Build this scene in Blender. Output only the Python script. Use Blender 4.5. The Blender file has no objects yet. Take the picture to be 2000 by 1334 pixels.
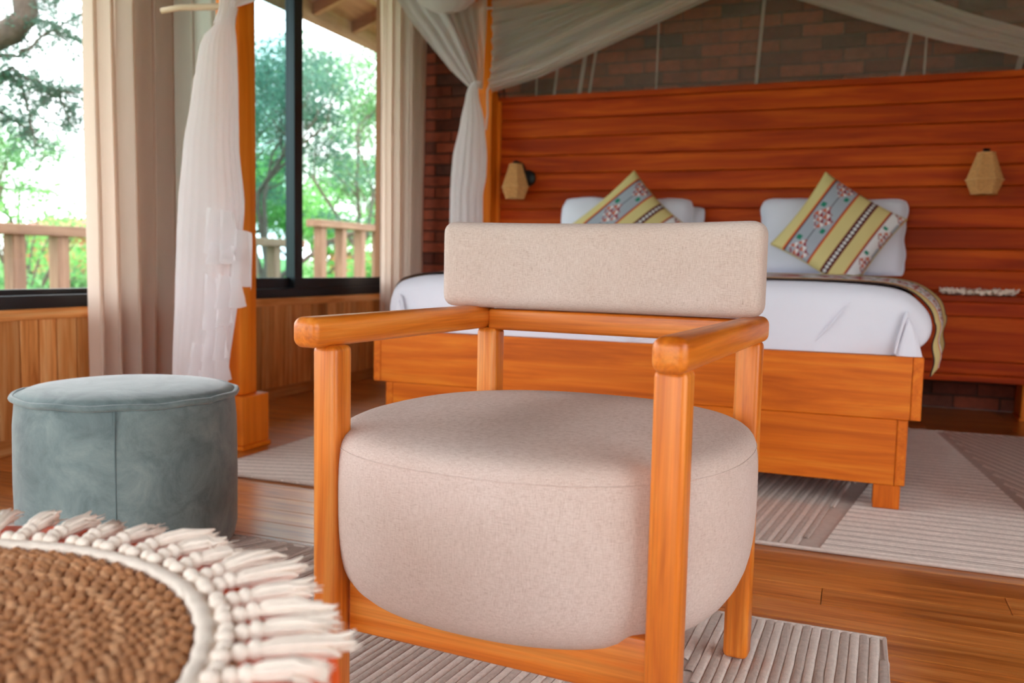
import bpy, bmesh, math, random
from mathutils import Vector, Matrix, noise
random.seed(7)
R = math.radians; PI = math.pi
scene = bpy.context.scene
COL = scene.collection

# ------------------------------------------------------------------ camera
EYE = 0.75
yaw, pitch, roll = -0.369413765, -0.0864052955, 0.0202649455
fwd = Vector((math.sin(yaw)*math.cos(pitch), math.cos(yaw)*math.cos(pitch), math.sin(pitch)))
rt = Vector((math.cos(yaw), -math.sin(yaw), 0)); up = rt.cross(fwd)
rt2 = math.cos(roll)*rt + math.sin(roll)*up; up2 = -math.sin(roll)*rt + math.cos(roll)*up
cam_d = bpy.data.cameras.new('camera'); cam = bpy.data.objects.new('camera', cam_d); COL.objects.link(cam)
cam.matrix_world = Matrix(((rt2.x, up2.x, -fwd.x, 0), (rt2.y, up2.y, -fwd.y, 0), (rt2.z, up2.z, -fwd.z, EYE), (0, 0, 0, 1)))
cam_d.sensor_width = 36; cam_d.sensor_fit = 'HORIZONTAL'; cam_d.lens = 1704.4/2000*36
cam_d.clip_start = 0.05; cam_d.clip_end = 400
cam_d.dof.use_dof = True; cam_d.dof.focus_distance = 1.55; cam_d.dof.aperture_fstop = 4.0
scene.camera = cam

# ------------------------------------------------------------------ sky, exposure
world = bpy.data.worlds.new('sky'); scene.world = world; world.use_nodes = True
bg = world.node_tree.nodes['Background']
bg.inputs['Color'].default_value = (0.97, 0.975, 1.0, 1); bg.inputs['Strength'].default_value = 4.2
scene.view_settings.view_transform = 'Standard'; scene.view_settings.look = 'None'
scene.view_settings.gamma = 1; scene.view_settings.use_curve_mapping = False
scene.view_settings.exposure = 0.5
scene.cycles.use_denoising = True
scene.cycles.max_bounces = 10; scene.cycles.diffuse_bounces = 6; scene.cycles.transparent_max_bounces = 24
scene.cycles.sample_clamp_indirect = 8

# ------------------------------------------------------------------ materials
def lin(c):
    f = lambda v: v/12.92 if v <= .04045 else ((v+.055)/1.055)**2.4
    return tuple(f(v/255) for v in c) + (1,)
MATS = {}
class NT:
    def __init__(s, name):
        s.m = bpy.data.materials.new(name); s.m.use_nodes = True; s.t = s.m.node_tree
        s.b = s.t.nodes['Principled BSDF']; s.out = s.t.nodes['Material Output']
    def n(s, k, **kw):
        x = s.t.nodes.new(k)
        for a, v in kw.items(): setattr(x, a, v)
        return x
    def l(s, a, b): s.t.links.new(a, b)
def mix_rgb(N, fac, a, b, blend='MIX'):
    x = N.n('ShaderNodeMix', data_type='RGBA', blend_type=blend)
    for sock, v in ((x.inputs[0], fac), (x.inputs[6], a), (x.inputs[7], b)):
        if isinstance(v, (int, float, tuple)): sock.default_value = v
        else: N.l(v, sock)
    return x.outputs[2]
def ramp(N, fac, stops):
    x = N.n('ShaderNodeValToRGB'); e = x.color_ramp.elements
    while len(e) < len(stops): e.new(.5)
    for el, (p, c) in zip(e, stops): el.position = p; el.color = c
    N.l(fac, x.inputs[0]); return x.outputs[0]
def coords(N, scale, rand=True, rot=(0, 0, 0)):
    tc = N.n('ShaderNodeTexCoord'); mp = N.n('ShaderNodeMapping'); v = tc.outputs['Object']
    if rand:
        oi = N.n('ShaderNodeObjectInfo'); cx = N.n('ShaderNodeCombineXYZ')
        for i in range(3): N.l(oi.outputs['Random'], cx.inputs[i])
        sc = N.n('ShaderNodeVectorMath', operation='SCALE'); sc.inputs['Scale'].default_value = 37.0; N.l(cx.outputs[0], sc.inputs[0])
        ad = N.n('ShaderNodeVectorMath', operation='ADD'); N.l(v, ad.inputs[0]); N.l(sc.outputs[0], ad.inputs[1]); v = ad.outputs[0]
    N.l(v, mp.inputs[0]); mp.inputs['Scale'].default_value = scale; mp.inputs['Rotation'].default_value = rot
    return mp.outputs[0]
def noise_n(N, vec, scale, detail=4, rough=.55, dist=0):
    x = N.n('ShaderNodeTexNoise'); N.l(vec, x.inputs['Vector'])
    x.inputs['Scale'].default_value = scale; x.inputs['Detail'].default_value = detail
    x.inputs['Roughness'].default_value = rough; x.inputs['Distortion'].default_value = dist
    return x.outputs[0]
def bump(N, h, strength, dist=.01):
    x = N.n('ShaderNodeBump'); x.inputs['Strength'].default_value = strength; x.inputs['Distance'].default_value = dist
    N.l(h, x.inputs['Height']); N.l(x.outputs[0], N.b.inputs['Normal'])
def wood(name, dark, mid, light, axis='x', rough=.42, vary=.25, coat=.12, grain=1.0, spec=.3, fine=.8):
    key = name+axis
    if key in MATS: return MATS[key]
    N = NT(key); s = {'x': (1.2, 16, 16), 'y': (16, 1.2, 16), 'z': (16, 16, 1.2)}[axis]
    v = coords(N, s)
    g = noise_n(N, v, 1.6*grain, 5, .6, .6)
    c = ramp(N, g, [(.28, lin(dark)), (.5, lin(mid)), (.74, lin(light))])
    s2 = {'x': (.6, 60, 60), 'y': (60, .6, 60), 'z': (60, 60, .6)}[axis]
    f = noise_n(N, coords(N, s2), 3, 3, .6)
    fr = ramp(N, f, [(.3, (fine, fine-.02, fine-.04, 1)), (.6, (1, 1, 1, 1))])
    c = mix_rgb(N, 1.0, c, fr, 'MULTIPLY')
    oi = N.n('ShaderNodeObjectInfo')
    rr = ramp(N, oi.outputs['Random'], [(0, (1-vary, 1-vary*1.15, 1-vary*1.3, 1)), (.5, (1, 1, 1, 1)), (1, (1+vary*.3, 1+vary*.3, 1+vary*.35, 1))])
    c = mix_rgb(N, 1.0, c, rr, 'MULTIPLY')
    N.l(c, N.b.inputs['Base Color']); N.b.inputs['Roughness'].default_value = rough
    N.b.inputs['Specular IOR Level'].default_value = spec; N.b.inputs['Coat Weight'].default_value = coat; N.b.inputs['Coat Roughness'].default_value = .22
    bump(N, f, .08, .002)
    MATS[key] = N.m; return N.m
def plain(name, col, rough=.6, var=.0, vscale=8, metal=0, bmp=0, bscale=60, sheen=0, bdist=.003):
    if name in MATS: return MATS[name]
    N = NT(name); c = lin(col)
    if var:
        v = coords(N, (1, 1, 1)); g = noise_n(N, v, vscale, 5, .6)
        cc = ramp(N, g, [(.3, tuple(x*(1-var) for x in c[:3])+(1,)), (.7, tuple(min(1, x*(1+var)) for x in c[:3])+(1,))])
        N.l(cc, N.b.inputs['Base Color'])
    else: N.b.inputs['Base Color'].default_value = c
    N.b.inputs['Roughness'].default_value = rough; N.b.inputs['Metallic'].default_value = metal
    if sheen: N.b.inputs['Sheen Weight'].default_value = sheen
    if bmp: bump(N, noise_n(N, coords(N, (1, 1, 1)), bscale, 3), bmp, bdist)
    MATS[name] = N.m; return N.m
def cloth_sheer(name, col, alpha, trans=.5):
    N = NT(name); c = lin(col); N.t.nodes.remove(N.b)
    d = N.n('ShaderNodeBsdfDiffuse'); d.inputs[0].default_value = c
    t = N.n('ShaderNodeBsdfTranslucent'); t.inputs[0].default_value = c
    m = N.n('ShaderNodeMixShader'); m.inputs[0].default_value = trans; N.l(d.outputs[0], m.inputs[1]); N.l(t.outputs[0], m.inputs[2])
    o = m.outputs[0]
    if alpha < 1:
        tr = N.n('ShaderNodeBsdfTransparent'); m2 = N.n('ShaderNodeMixShader'); m2.inputs[0].default_value = alpha
        N.l(tr.outputs[0], m2.inputs[1]); N.l(o, m2.inputs[2]); o = m2.outputs[0]
    N.l(o, N.out.inputs[0]); return N.m
def glass(name, tint):
    N = NT(name); N.t.nodes.remove(N.b)
    tr = N.n('ShaderNodeBsdfTransparent'); tr.inputs[0].default_value = tint+(1,)
    gl = N.n('ShaderNodeBsdfGlossy'); gl.inputs['Roughness'].default_value = .0
    m = N.n('ShaderNodeMixShader'); m.inputs[0].default_value = .03; N.l(tr.outputs[0], m.inputs[1]); N.l(gl.outputs[0], m.inputs[2])
    N.l(m.outputs[0], N.out.inputs[0]); return N.m
def attr_mat(name, rough=.85, weave=900):
    N = NT(name); a = N.n('ShaderNodeAttribute'); a.attribute_name = 'print'
    N.l(a.outputs['Color'], N.b.inputs['Base Color']); N.b.inputs['Roughness'].default_value = rough
    bump(N, noise_n(N, coords(N, (1, 1, 1)), weave*.3, 2), .15, .002); return N.m

def W_chair(a): return wood('chair_wood', (182, 84, 12), (222, 122, 32), (240, 158, 70), a, .40, .05, .14, 1.1, .4, .80)
def W_bed(a): return wood('bed_wood', (180, 80, 8), (212, 104, 16), (230, 132, 34), a, .45, .10, .03, .8, .2, .88)
def W_head(a): return wood('headboard_wood', (140, 40, 2), (178, 62, 4), (212, 94, 14), a, .5, .22, .0, .6, .12, .9)
def W_post(a): return wood('post_wood', (222, 112, 18), (238, 128, 26), (246, 148, 50), a, .45, .06, .03, .7, .2, .88)
def W_wall(a): return wood('wainscot_wood', (182, 104, 44), (226, 152, 84), (246, 192, 132), a, .5, .42, .03, .9, .2)
def W_floor(a): return wood('floor_wood', (150, 74, 26), (208, 124, 56), (230, 156, 86), a, .30, .30, .35, 1.4, .5, .72)
def W_deck(a): return wood('balustrade_wood', (132, 98, 80), (160, 124, 102), (182, 146, 122), a, .6, .15, .0)
def W_roof(a): return wood('veranda_wood', (140, 92, 70), (166, 112, 86), (184, 132, 104), a, .6, .2, 0)
M_black = plain('black_aluminium', (14, 18, 24), .35)
M_iron = plain('black_iron', (16, 14, 14), .5)
M_mortar = plain('mortar', (70, 44, 34), .9, .15, 30, bmp=.4)
M_ceiling = plain('ceiling_boards', (120, 80, 52), .7, .1, 3)
M_plaster = plain('plaster', (150, 104, 72), .8, .06, 4)
M_white = plain('white_cotton', (220, 219, 230), .85, .02, 6, bmp=.12, bscale=90)
M_glass = glass('window_glass', (.95, .98, .98)); M_glass_t = glass('tinted_window_glass', (.66, .80, .82))
M_curtain = cloth_sheer('curtain_linen', (240, 222, 208), 1.0, .6)
M_net_d = cloth_sheer('net_gathered', (244, 240, 242), .82, .55)
M_net_m = cloth_sheer('net_folded', (240, 226, 218), .5, .4)
M_net_h = cloth_sheer('net_hem', (226, 210, 200), .5, .4)
M_net_s = cloth_sheer('net_sheer', (214, 198, 188), .20, .4)
def linen():
    N = NT('oatmeal_linen'); v = coords(N, (1, 1, 1), False)
    a = noise_n(N, coords(N, (900, 900, 90), False), 1, 2); b = None
    c2 = noise_n(N, coords(N, (120, 120, 1100), False), 1, 2)
    w = N.n('ShaderNodeMath', operation='ADD'); N.l(a, w.inputs[0]); N.l(c2, w.inputs[1])
    h = N.n('ShaderNodeMath', operation='MULTIPLY'); N.l(w.outputs[0], h.inputs[0]); h.inputs[1].default_value = .5
    c = ramp(N, h.outputs[0], [(.34, lin((186, 163, 152))), (.5, lin((206, 186, 177))), (.66, lin((216, 199, 191)))])
    g = ramp(N, noise_n(N, v, 3.5, 3), [(.35, (.93, .89, .86, 1)), (.65, (1, 1, 1, 1))])
    N.l(mix_rgb(N, 1.0, c, g, 'MULTIPLY'), N.b.inputs['Base Color']); N.b.inputs['Roughness'].default_value = .9
    bump(N, h.outputs[0], .15, .001); return N.m
M_linen = linen()
def velvet():
    N = NT('blue_grey_velvet'); v = coords(N, (1, 1, 1), False)
    g = noise_n(N, v, 9, 6, .7, .6)
    c = ramp(N, g, [(.32, lin((92, 108, 110))), (.5, lin((116, 132, 133))), (.70, lin((138, 153, 152)))])
    N.l(c, N.b.inputs['Base Color']); N.b.inputs['Roughness'].default_value = .8
    N.b.inputs['Sheen Weight'].default_value = .5; N.b.inputs['Sheen Roughness'].default_value = .4
    bump(N, noise_n(N, v, 260, 2), .25, .002); return N.m
M_velvet = velvet()
M_jute = plain('jute_braid', (186, 128, 84), .9, .2, 60, bmp=.6, bscale=300)
M_jute2 = plain('jute_braid_pale', (206, 152, 108), .9, .2, 60, bmp=.6, bscale=300)
M_cotton = plain('cream_cotton_cord', (248, 234, 220), .95, .06, 60, bmp=.5, bscale=240)
M_table = plain('terracotta_lacquer', (232, 92, 24), .6, .06, 5); M_table.node_tree.nodes['Principled BSDF'].inputs['Specular IOR Level'].default_value = .15
M_raffia = plain('raffia_cord', (202, 146, 88), .85, .2, 80, bmp=.3, bscale=300)
M_rug_l = plain('rug_pile_pale', (228, 212, 202), .95, .10, 90, bmp=.6, bscale=260)
M_rug_d = plain('rug_pile_taupe', (200, 182, 172), .95, .12, 90, bmp=.6, bscale=260)
M_rug_b = plain('rug_backing', (204, 186, 176), .95, .08, 60, bmp=.4, bscale=200)
M_print = attr_mat('woven_print')
M_doily = plain('macrame_cream', (236, 216, 198), .95, .1, 60, bmp=.5, bscale=200)
M_peg = plain('pale_stick', (226, 200, 174), .7)

# ------------------------------------------------------------------ mesh building helpers
class MB:
    def __init__(s): s.v = []; s.f = []; s.c = None
    def box(s, x0, x1, y0, y1, z0, z1):
        b = len(s.v)
        s.v += [(x, y, z) for z in (z0, z1) for y in (y0, y1) for x in (x0, x1)]
        s.f += [tuple(b+i for i in q) for q in ((0, 2, 3, 1), (4, 5, 7, 6), (0, 1, 5, 4), (2, 6, 7, 3), (0, 4, 6, 2), (1, 3, 7, 5))]
        return s
    def grid(s, pts, closed_u=False, closed_v=False):
        b = len(s.v); nu = len(pts); nv = len(pts[0])
        for row in pts: s.v += [tuple(p) for p in row]
        for i in range(nu if closed_u else nu-1):
            for j in range(nv if closed_v else nv-1):
                i2 = (i+1) % nu; j2 = (j+1) % nv
                s.f.append((b+i*nv+j, b+i*nv+j2, b+i2*nv+j2, b+i2*nv+j))
        return s
    def cap(s, idx): s.f.append(tuple(idx)); return s
    def lathe(s, prof, cx, cy, n=48, fr=None):
        pts = []
        for k in range(n):
            a = 2*PI*k/n; row = []
            for r, z in prof:
                q = r*(fr(k, r, z) if fr else 1); row.append((cx+q*math.cos(a), cy+q*math.sin(a), z))
            pts.append(row)
        s.grid(pts, closed_u=True); return s
    def tube(s, path, rad, n=8, cap=True):
        P = [Vector(p) for p in path]; rings = []
        rr = rad if isinstance(rad, (list, tuple)) else [rad]*len(P)
        t0 = (P[1]-P[0]).normalized(); ref = Vector((0, 0, 1)) if abs(t0.z) < .9 else Vector((1, 0, 0))
        u = t0.cross(ref).normalized()
        for i, p in enumerate(P):
            t = (P[min(i+1, len(P)-1)]-P[max(i-1, 0)]).normalized()
            u = (u - t*u.dot(t)).normalized(); w = t.cross(u)
            rings.append([p+(u*math.cos(2*PI*k/n)+w*math.sin(2*PI*k/n))*rr[i] for k in range(n)])
        b = len(s.v); s.grid(rings, closed_v=True)
        if cap:
            s.f.append(tuple(b+k for k in range(n))); e = b+(len(P)-1)*n; s.f.append(tuple(e+n-1-k for k in range(n)))
        return s
    def ball(s, c, r, nu=8, nv=5):
        c = Vector(c); r = r if isinstance(r, tuple) else (r, r, r)
        pts = [[c+Vector((r[0]*math.sin(PI*j/nv)*math.cos(2*PI*i/nu), r[1]*math.sin(PI*j/nv)*math.sin(2*PI*i/nu), r[2]*math.cos(PI*j/nv))) for j in range(nv+1)] for i in range(nu)]
        s.grid(pts, closed_u=True); return s
    def bm(s):
        b = bmesh.new(); vs = [b.verts.new(p) for p in s.v]
        for f in s.f:
            try: b.faces.new([vs[i] for i in f])
            except ValueError: pass
        bmesh.ops.remove_doubles(b, verts=b.verts, dist=1e-6)
        bmesh.ops.recalc_face_normals(b, faces=b.faces)
        return b
BASE = {}
def base_of(p): return BASE.get(p.name, Vector()) if p else Vector()
def obj(name, mb, mat, parent=None, smooth=False, bevel=0, seg=2, local=False, recalc=True, sub=0):
    me = bpy.data.meshes.new(name)
    if isinstance(mb, MB):
        if recalc or bevel:
            b = mb.bm()
            if bevel: bmesh.ops.bevel(b, geom=[e for e in b.edges if len(e.link_faces) == 2 and e.calc_face_angle(0) > .6], offset=bevel, segments=seg, profile=.5, affect='EDGES', clamp_overlap=True)
            b.to_mesh(me); b.free()
        else:
            me.from_pydata([tuple(v) for v in mb.v], [], mb.f)
    else:
        mb.to_mesh(me); mb.free()
    o = bpy.data.objects.new(name, me); COL.objects.link(o)
    if isinstance(mat, list):
        for m in mat: me.materials.append(m)
    else: me.materials.append(mat)
    if smooth:
        me.shade_smooth()
        if bevel:
            try: me.set_sharp_from_angle(angle=R(50))
            except Exception: pass
    if sub:
        md = o.modifiers.new('subdivision', 'SUBSURF'); md.levels = sub; md.render_levels = sub
    if parent:
        o.parent = parent
        if not local: me.transform(Matrix.Translation(-base_of(parent)))
        BASE[o.name] = base_of(parent)
    return o
def tag(o, label=None, cat=None, group=None, kind=None):
    for k, v in (('label', label), ('category', cat), ('group', group), ('kind', kind)):
        if v: o[k] = v
    return o
def thing(name, loc, label, cat, group=None, rotz=0):
    o = bpy.data.objects.new(name, None); COL.objects.link(o); o.location = loc; o.rotation_euler = (0, 0, rotz)
    o.empty_display_size = .1; BASE[o.name] = Vector(loc)
    return tag(o, label, cat, group)
def struct_empty(name, loc=(0, 0, 0)):
    o = bpy.data.objects.new(name, None); COL.objects.link(o); o.location = loc; BASE[o.name] = Vector(loc)
    o['kind'] = 'structure'; return o
def place(name, mesh, parent, loc, rot=(0, 0, 0), scale=(1, 1, 1)):
    o = bpy.data.objects.new(name, mesh); COL.objects.link(o); o.parent = parent
    o.location = Vector(loc)-base_of(parent); o.rotation_euler = rot; o.scale = scale; return o
def mesh_of(mb, mat, bevel=0, seg=1, smooth=False, name='piece'):
    b = mb.bm(); me = bpy.data.meshes.new(name)
    if bevel: bmesh.ops.bevel(b, geom=[e for e in b.edges if e.calc_face_angle(0) > .6], offset=bevel, segments=seg, profile=.5, affect='EDGES')
    b.to_mesh(me); b.free(); me.materials.append(mat)
    if smooth: me.shade_smooth()
    return me
def lerp(a, b, t): return a+(b-a)*t
def interp(keys, t):
    if t <= keys[0][0]: return keys[0][1:]
    for a, b in zip(keys, keys[1:]):
        if t <= b[0]:
            q = (t-a[0])/(b[0]-a[0]); q = q*q*(3-2*q)*.5+q*.5
            return tuple(lerp(x, y, q) for x, y in zip(a[1:], b[1:]))
    return keys[-1][1:]

# ------------------------------------------------------------------ room shell
XW, XR, YN, YB_, ZC = -2.93, 2.7, -2.8, 5.46, 3.1
fl = struct_empty('floor')
obj('subfloor', MB().box(XW-.15, XR+.15, YN-.15, YB_+.15, -.12, -.018), plain('subfloor_boards', (90, 52, 26), .7), fl)
PW = .112
plank_cache = {}
y = -1.2; row = 0
while y < YB_-.01:
    w = min(PW, YB_-y); x = XW
    first = True
    while x < XR-.01:
        L = random.choice((1.2, 1.6, 2.0, 2.4)) if not first else random.choice((.5, .9, 1.3, 1.9)); first = False
        L = min(L, XR-x)
        if XR-x-L < .3: L = XR-x
        k = (round(L, 3), round(w, 3))
        if k not in plank_cache:
            plank_cache[k] = mesh_of(MB().box(.0008, L-.0008, .0008, w-.0008, -.018, 0), W_floor('x'), .0015, 1, name='floor_plank')
        place('plank', plank_cache[k], fl, (x, y, 0)); x += L
    y += PW; row += 1
obj('rear_boards', MB().box(XW, XR, YN, -1.2, -.018, -.0005), W_floor('x'), fl)
tag(obj('ceiling', MB().box(XW-.15, XR+.15, YN-.15, YB_+.15, ZC, ZC+.1), M_ceiling), kind='structure')

# left wall with two long windows
SILL, HEAD = .548, 2.62
wl = struct_empty('wall_left')
def wbox(name, y0, y1, z0, z1, m=M_plaster): return obj(name, MB().box(XW-.15, XW, y0, y1, z0, z1), m, wl)
wbox('dado', YN, YB_, 0, SILL-.001, plain('dark_backing', (60, 34, 18), .9)); wbox('lintel', YN, YB_, HEAD, ZC)
W1 = (-2.3, 2.99); W2 = (3.12, 5.30)
wbox('pier', YN, W1[0], SILL, HEAD); wbox('pier', W1[1], W2[0], SILL, HEAD); wbox('pier', W2[1], YB_, SILL, HEAD)
pm = {}
y = -1.0
while y < 5.40:
    w = random.choice((.082, .09, .09, .096)); w = min(w, 5.44-y)
    k = round(w, 3)
    if k not in pm: pm[k] = mesh_of(MB().box(0, .016, .0022, w-.0022, .05, .509), W_wall('z'), .004, 2, name='wainscot_plank')
    place('plank', pm[k], wl, (XW, y, 0)); y += w
tr = obj('trim_1', MB().box(XW, XW+.026, -1.0, 5.44, .507, .549), W_wall('y'), bevel=.004); tag(tr, kind='structure')
bb = obj('baseboard_left', MB().box(XW, XW+.022, -1.0, 5.44, 0, .062), W_wall('y'), bevel=.004); tag(bb, kind='structure')

def window(name, y0, y1, stiles, tint_panes, sash_h):
    w = struct_empty(name, (XW-.04, y0, SILL)); xa, xb = XW-.085, XW+.005
    obj('outer_frame', MB().box(xa, xb, y0, y1, SILL, SILL+.052), M_black, w, bevel=.003)
    obj('outer_frame', MB().box(xa, xb, y0, y1, HEAD-.05, HEAD), M_black, w, bevel=.003)
    for a, b in ((y0, y0+.045), (y1-.045, y1)): obj('outer_frame', MB().box(xa, xb, a, b, SILL+.052, HEAD-.05), M_black, w, bevel=.003)
    ys = [y0+.045]+stiles+[y1-.045]
    for i in range(len(ys)-1):
        a, b = ys[i], ys[i+1]; off = .0 if i % 2 else -.036
        x0, x1 = XW-.04+off, XW-.008+off
        a2 = a-(.045 if i else 0); b2 = b+(.045 if i < len(ys)-2 else 0)
        sf = obj('sash', MB().box(x0, x1, a2, b2, SILL+.052, SILL+.052+sash_h), M_black, w, bevel=.002)
        obj('sash_rail', MB().box(x0, x1, a2, b2, HEAD-.10, HEAD-.05), M_black, sf, bevel=.002)
        for q0, q1 in ((a2, a2+.08), (b2-.08, b2)):
            obj('sash_stile', MB().box(x0, x1, q0, q1, SILL+.052+sash_h, HEAD-.10), M_black, sf, bevel=.002)
        obj('pane', MB().box((x0+x1)/2-.003, (x0+x1)/2+.003, a2+.075, b2-.075, SILL+.05+sash_h, HEAD-.095), M_glass_t if i in tint_panes else M_glass, sf)
    return w
window('window_1', W1[0], W1[1], [-.55, 1.2], (), .022)
window('window_2', W2[0], W2[1], [4.21], (0,), .058)

# brick wall behind the headboard
wb = struct_empty('wall_back')
obj('mortar_bed', MB().box(XW-.15, XR+.15, YB_, YB_+.14, 0, ZC), M_mortar, wb)
def brick_mat():
    N = NT('red_brick'); oi = N.n('ShaderNodeObjectInfo')
    c = ramp(N, oi.outputs['Random'], [(0, lin((84, 38, 26))), (.3, lin((132, 58, 36))), (.6, lin((150, 70, 44))), (.85, lin((120, 62, 44))), (1, lin((70, 44, 40)))])
    g = noise_n(N, coords(N, (1, 1, 1)), 26, 5)
    c = mix_rgb(N, 1.0, c, ramp(N, g, [(.3, (.7, .7, .7, 1)), (.7, (1.1, 1.1, 1.1, 1))]), 'MULTIPLY')
    N.l(c, N.b.inputs['Base Color']); N.b.inputs['Roughness'].default_value = .85; bump(N, g, .5, .006); return N.m
M_brick = brick_mat()
CH, BL = .0752, .232
bmesh_cache = {}
def brick_run(x0, x1, z0, z1):
    r = int(z0/CH)
    while r*CH < z1-.02:
        za = r*CH; x = x0-(BL*.5 if r % 2 else 0)
        while x < x1-.02:
            a = max(x, x0); b = min(x+BL, x1)
            if b-a > .03:
                k = round(b-a, 3)
                if k not in bmesh_cache: bmesh_cache[k] = mesh_of(MB().box(.004, k-.004, -.014, .03, .005, CH-.005), M_brick, .003, 1, name='brick')
                place('brick', bmesh_cache[k], wb, (a, YB_+random.uniform(-.003, .003), za))
            x += BL
        r += 1
brick_run(XW+.001, -2.2, .0, 2.46); brick_run(-2.2, 1.08, 1.80, 2.42); brick_run(.1, 1.2, 0, .26)
wr_ = struct_empty('wall_right')
for y0, y1, z0, z1 in ((YN, -1.6, 0, ZC), (1.9, YB_, 0, ZC), (-1.6, 1.9, 0, .35), (-1.6, 1.9, 2.4, ZC)): obj('panelling', MB().box(XR, XR+.15, y0, y1, z0, z1), W_head('y'), wr_)
w3 = struct_empty('window_3', (XR+.05, .15, .35))
for y0, y1, z0, z1 in ((-1.6, 1.9, .35, .41), (-1.6, 1.9, 2.34, 2.4), (-1.6, -1.54, .41, 2.34), (1.84, 1.9, .41, 2.34), (.12, .18, .41, 2.34)): obj('frame', MB().box(XR+.03, XR+.08, y0, y1, z0, z1), M_black, w3)
for y0, y1 in ((-1.54, .12), (.18, 1.84)): obj('pane', MB().box(XR+.052, XR+.058, y0, y1, .41, 2.34), M_glass, w3)
# wall behind the camera: a wide glazed veranda opening
wf = struct_empty('wall_front')
for nm, (a, b, c, d) in dict(pier=(XW, -2.6, 0, ZC), pier_b=(1.4, XR, 0, ZC), header=(-2.6, 1.4, 2.3, ZC)).items():  # unseen header and pier_b cut the opening down to darken the right rear
    obj('pier' if 'pier' in nm else 'header', MB().box(a, b, YN-.15, YN, c, d), M_plaster, wf)
d1 = struct_empty('door_1', (0, YN-.07, 0))
for i in (0, 3):
    a = -2.6+i
    for q in ((a, a+.05, .0, 2.3), (a+.95, a+1, .0, 2.3)): obj('door_stile', MB().box(q[0], q[1], YN-.1, YN-.05, q[2], q[3]), M_black, d1)
    for z0 in (0, 2.2): obj('door_rail', MB().box(a+.05, a+.95, YN-.1, YN-.05, z0, z0+.1), M_black, d1)
    obj('pane', MB().box(a+.05, a+.95, YN-.078, YN-.072, .1, 2.2), M_glass, d1)

# ------------------------------------------------------------------ headboard panelling
HBY = 5.30; HX0, HX1 = -2.178, .90
hb = thing('headboard', (-.64, HBY, .235), 'tall reddish wooden headboard of wide horizontal boards against the brick wall', 'headboard')
obj('backing', MB().box(HX0, HX1, HBY+.024, YB_-.02, .235, 1.80), W_head('x'), hb)
bd = mesh_of(MB().box(0, HX1-HX0, 0, .024, .0015, .111), W_head('x'), .006, 3, name='headboard_board')
for i in range(14):
    z = 1.788-.1125*(i+1)
    place('board', bd, hb, (HX0, HBY, z))
obj('cap_rail', MB().box(HX0, HX1, HBY-.012, HBY+.10, 1.788, 1.824), W_head('x'), hb, bevel=.004)
obj('edge_strip', MB().box(HX0-.001, HX0+.022, HBY-.014, HBY+.02, .235, 1.80), W_post('z'), hb, bevel=.003)

# ------------------------------------------------------------------ canopy frame
cf = thing('canopy_frame', (-.7, 4.0, 0), 'orange wooden four-post canopy frame standing around the white bed', 'canopy frame')
ZT = 2.44
def post(x0, x1, y0, y1, b, zt, step=None):
    p = obj('post', MB().box(x0, x1, y0, y1, b and .215 or 0, zt), W_post('z'), cf, bevel=.006, smooth=True)
    if b:
        e = b; bs = obj('post_base', MB().box(x0-e, x1+e, y0-e, y1+e, .018, .215), W_post('z'), cf, bevel=.006)
        obj('foot_plate', MB().box(x0-e-.006, x1+e+.006, y0-e-.006, y1+e+.006, 0, .018), W_post('x'), bs, bevel=.004)
    return p
post(-2.35, -2.238, 2.815, 2.915, .033, ZT); post(.86, .972, 2.815, 2.915, .033, ZT)
post(-2.285, -2.18, 5.19, 5.295, 0, ZT); post(.90, 1.0, 5.19, 5.295, .05, ZT)
obj('post_sleeve', MB().box(-2.292, -2.176, 5.184, 5.297, 0, 1.835), W_post('z'), cf, bevel=.005)
for a in ((-2.18, .90, 5.20, 5.28), (-2.238, .86, 2.83, 2.90)): obj('rail', MB().box(a[0], a[1], a[2], a[3], ZT-.075, ZT+.0), W_bed('x'), cf, bevel=.004)
for x in (-2.27, .93): obj('rail', MB().box(x-.035, x+.035, 2.92, 5.19, ZT-.075, ZT), W_bed('y'), cf, bevel=.004)

# ------------------------------------------------------------------ bed
BY = 2.919
bed = thing('bed', (-.743, BY, 0), 'wide orange wooden platform bed with stepped plinth behind the armchair', 'bed')
obj('footboard', MB().box(-1.668, .186, BY, BY+.03, .300, .496), W_bed('x'), bed, bevel=.003)
for x in (-1.70, .187): obj('side_rail', MB().box(x, x+.030, BY+.001, 5.27, .300, .496), W_bed('y'), bed, bevel=.003)
obj('plinth_panel', MB().box(-1.617, .152, BY+.004, BY+.034, .092, .299), W_bed('x'), bed, bevel=.003)
for x in (-1.648, .153): obj('plinth_side', MB().box(x, x+.030, BY+.005, 5.2, .092, .299), W_bed('y'), bed, bevel=.003)
for x in (-1.64, .094):
    for y0 in (BY+.008, 5.08): obj('leg', MB().box(x, x+.078, y0, y0+.078, .0155, .0915), W_bed('z'), bed, bevel=.004)
obj('slat_base', MB().box(-1.667, .185, BY+.031, 5.27, .38, .478), W_bed('x'), bed)

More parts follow.
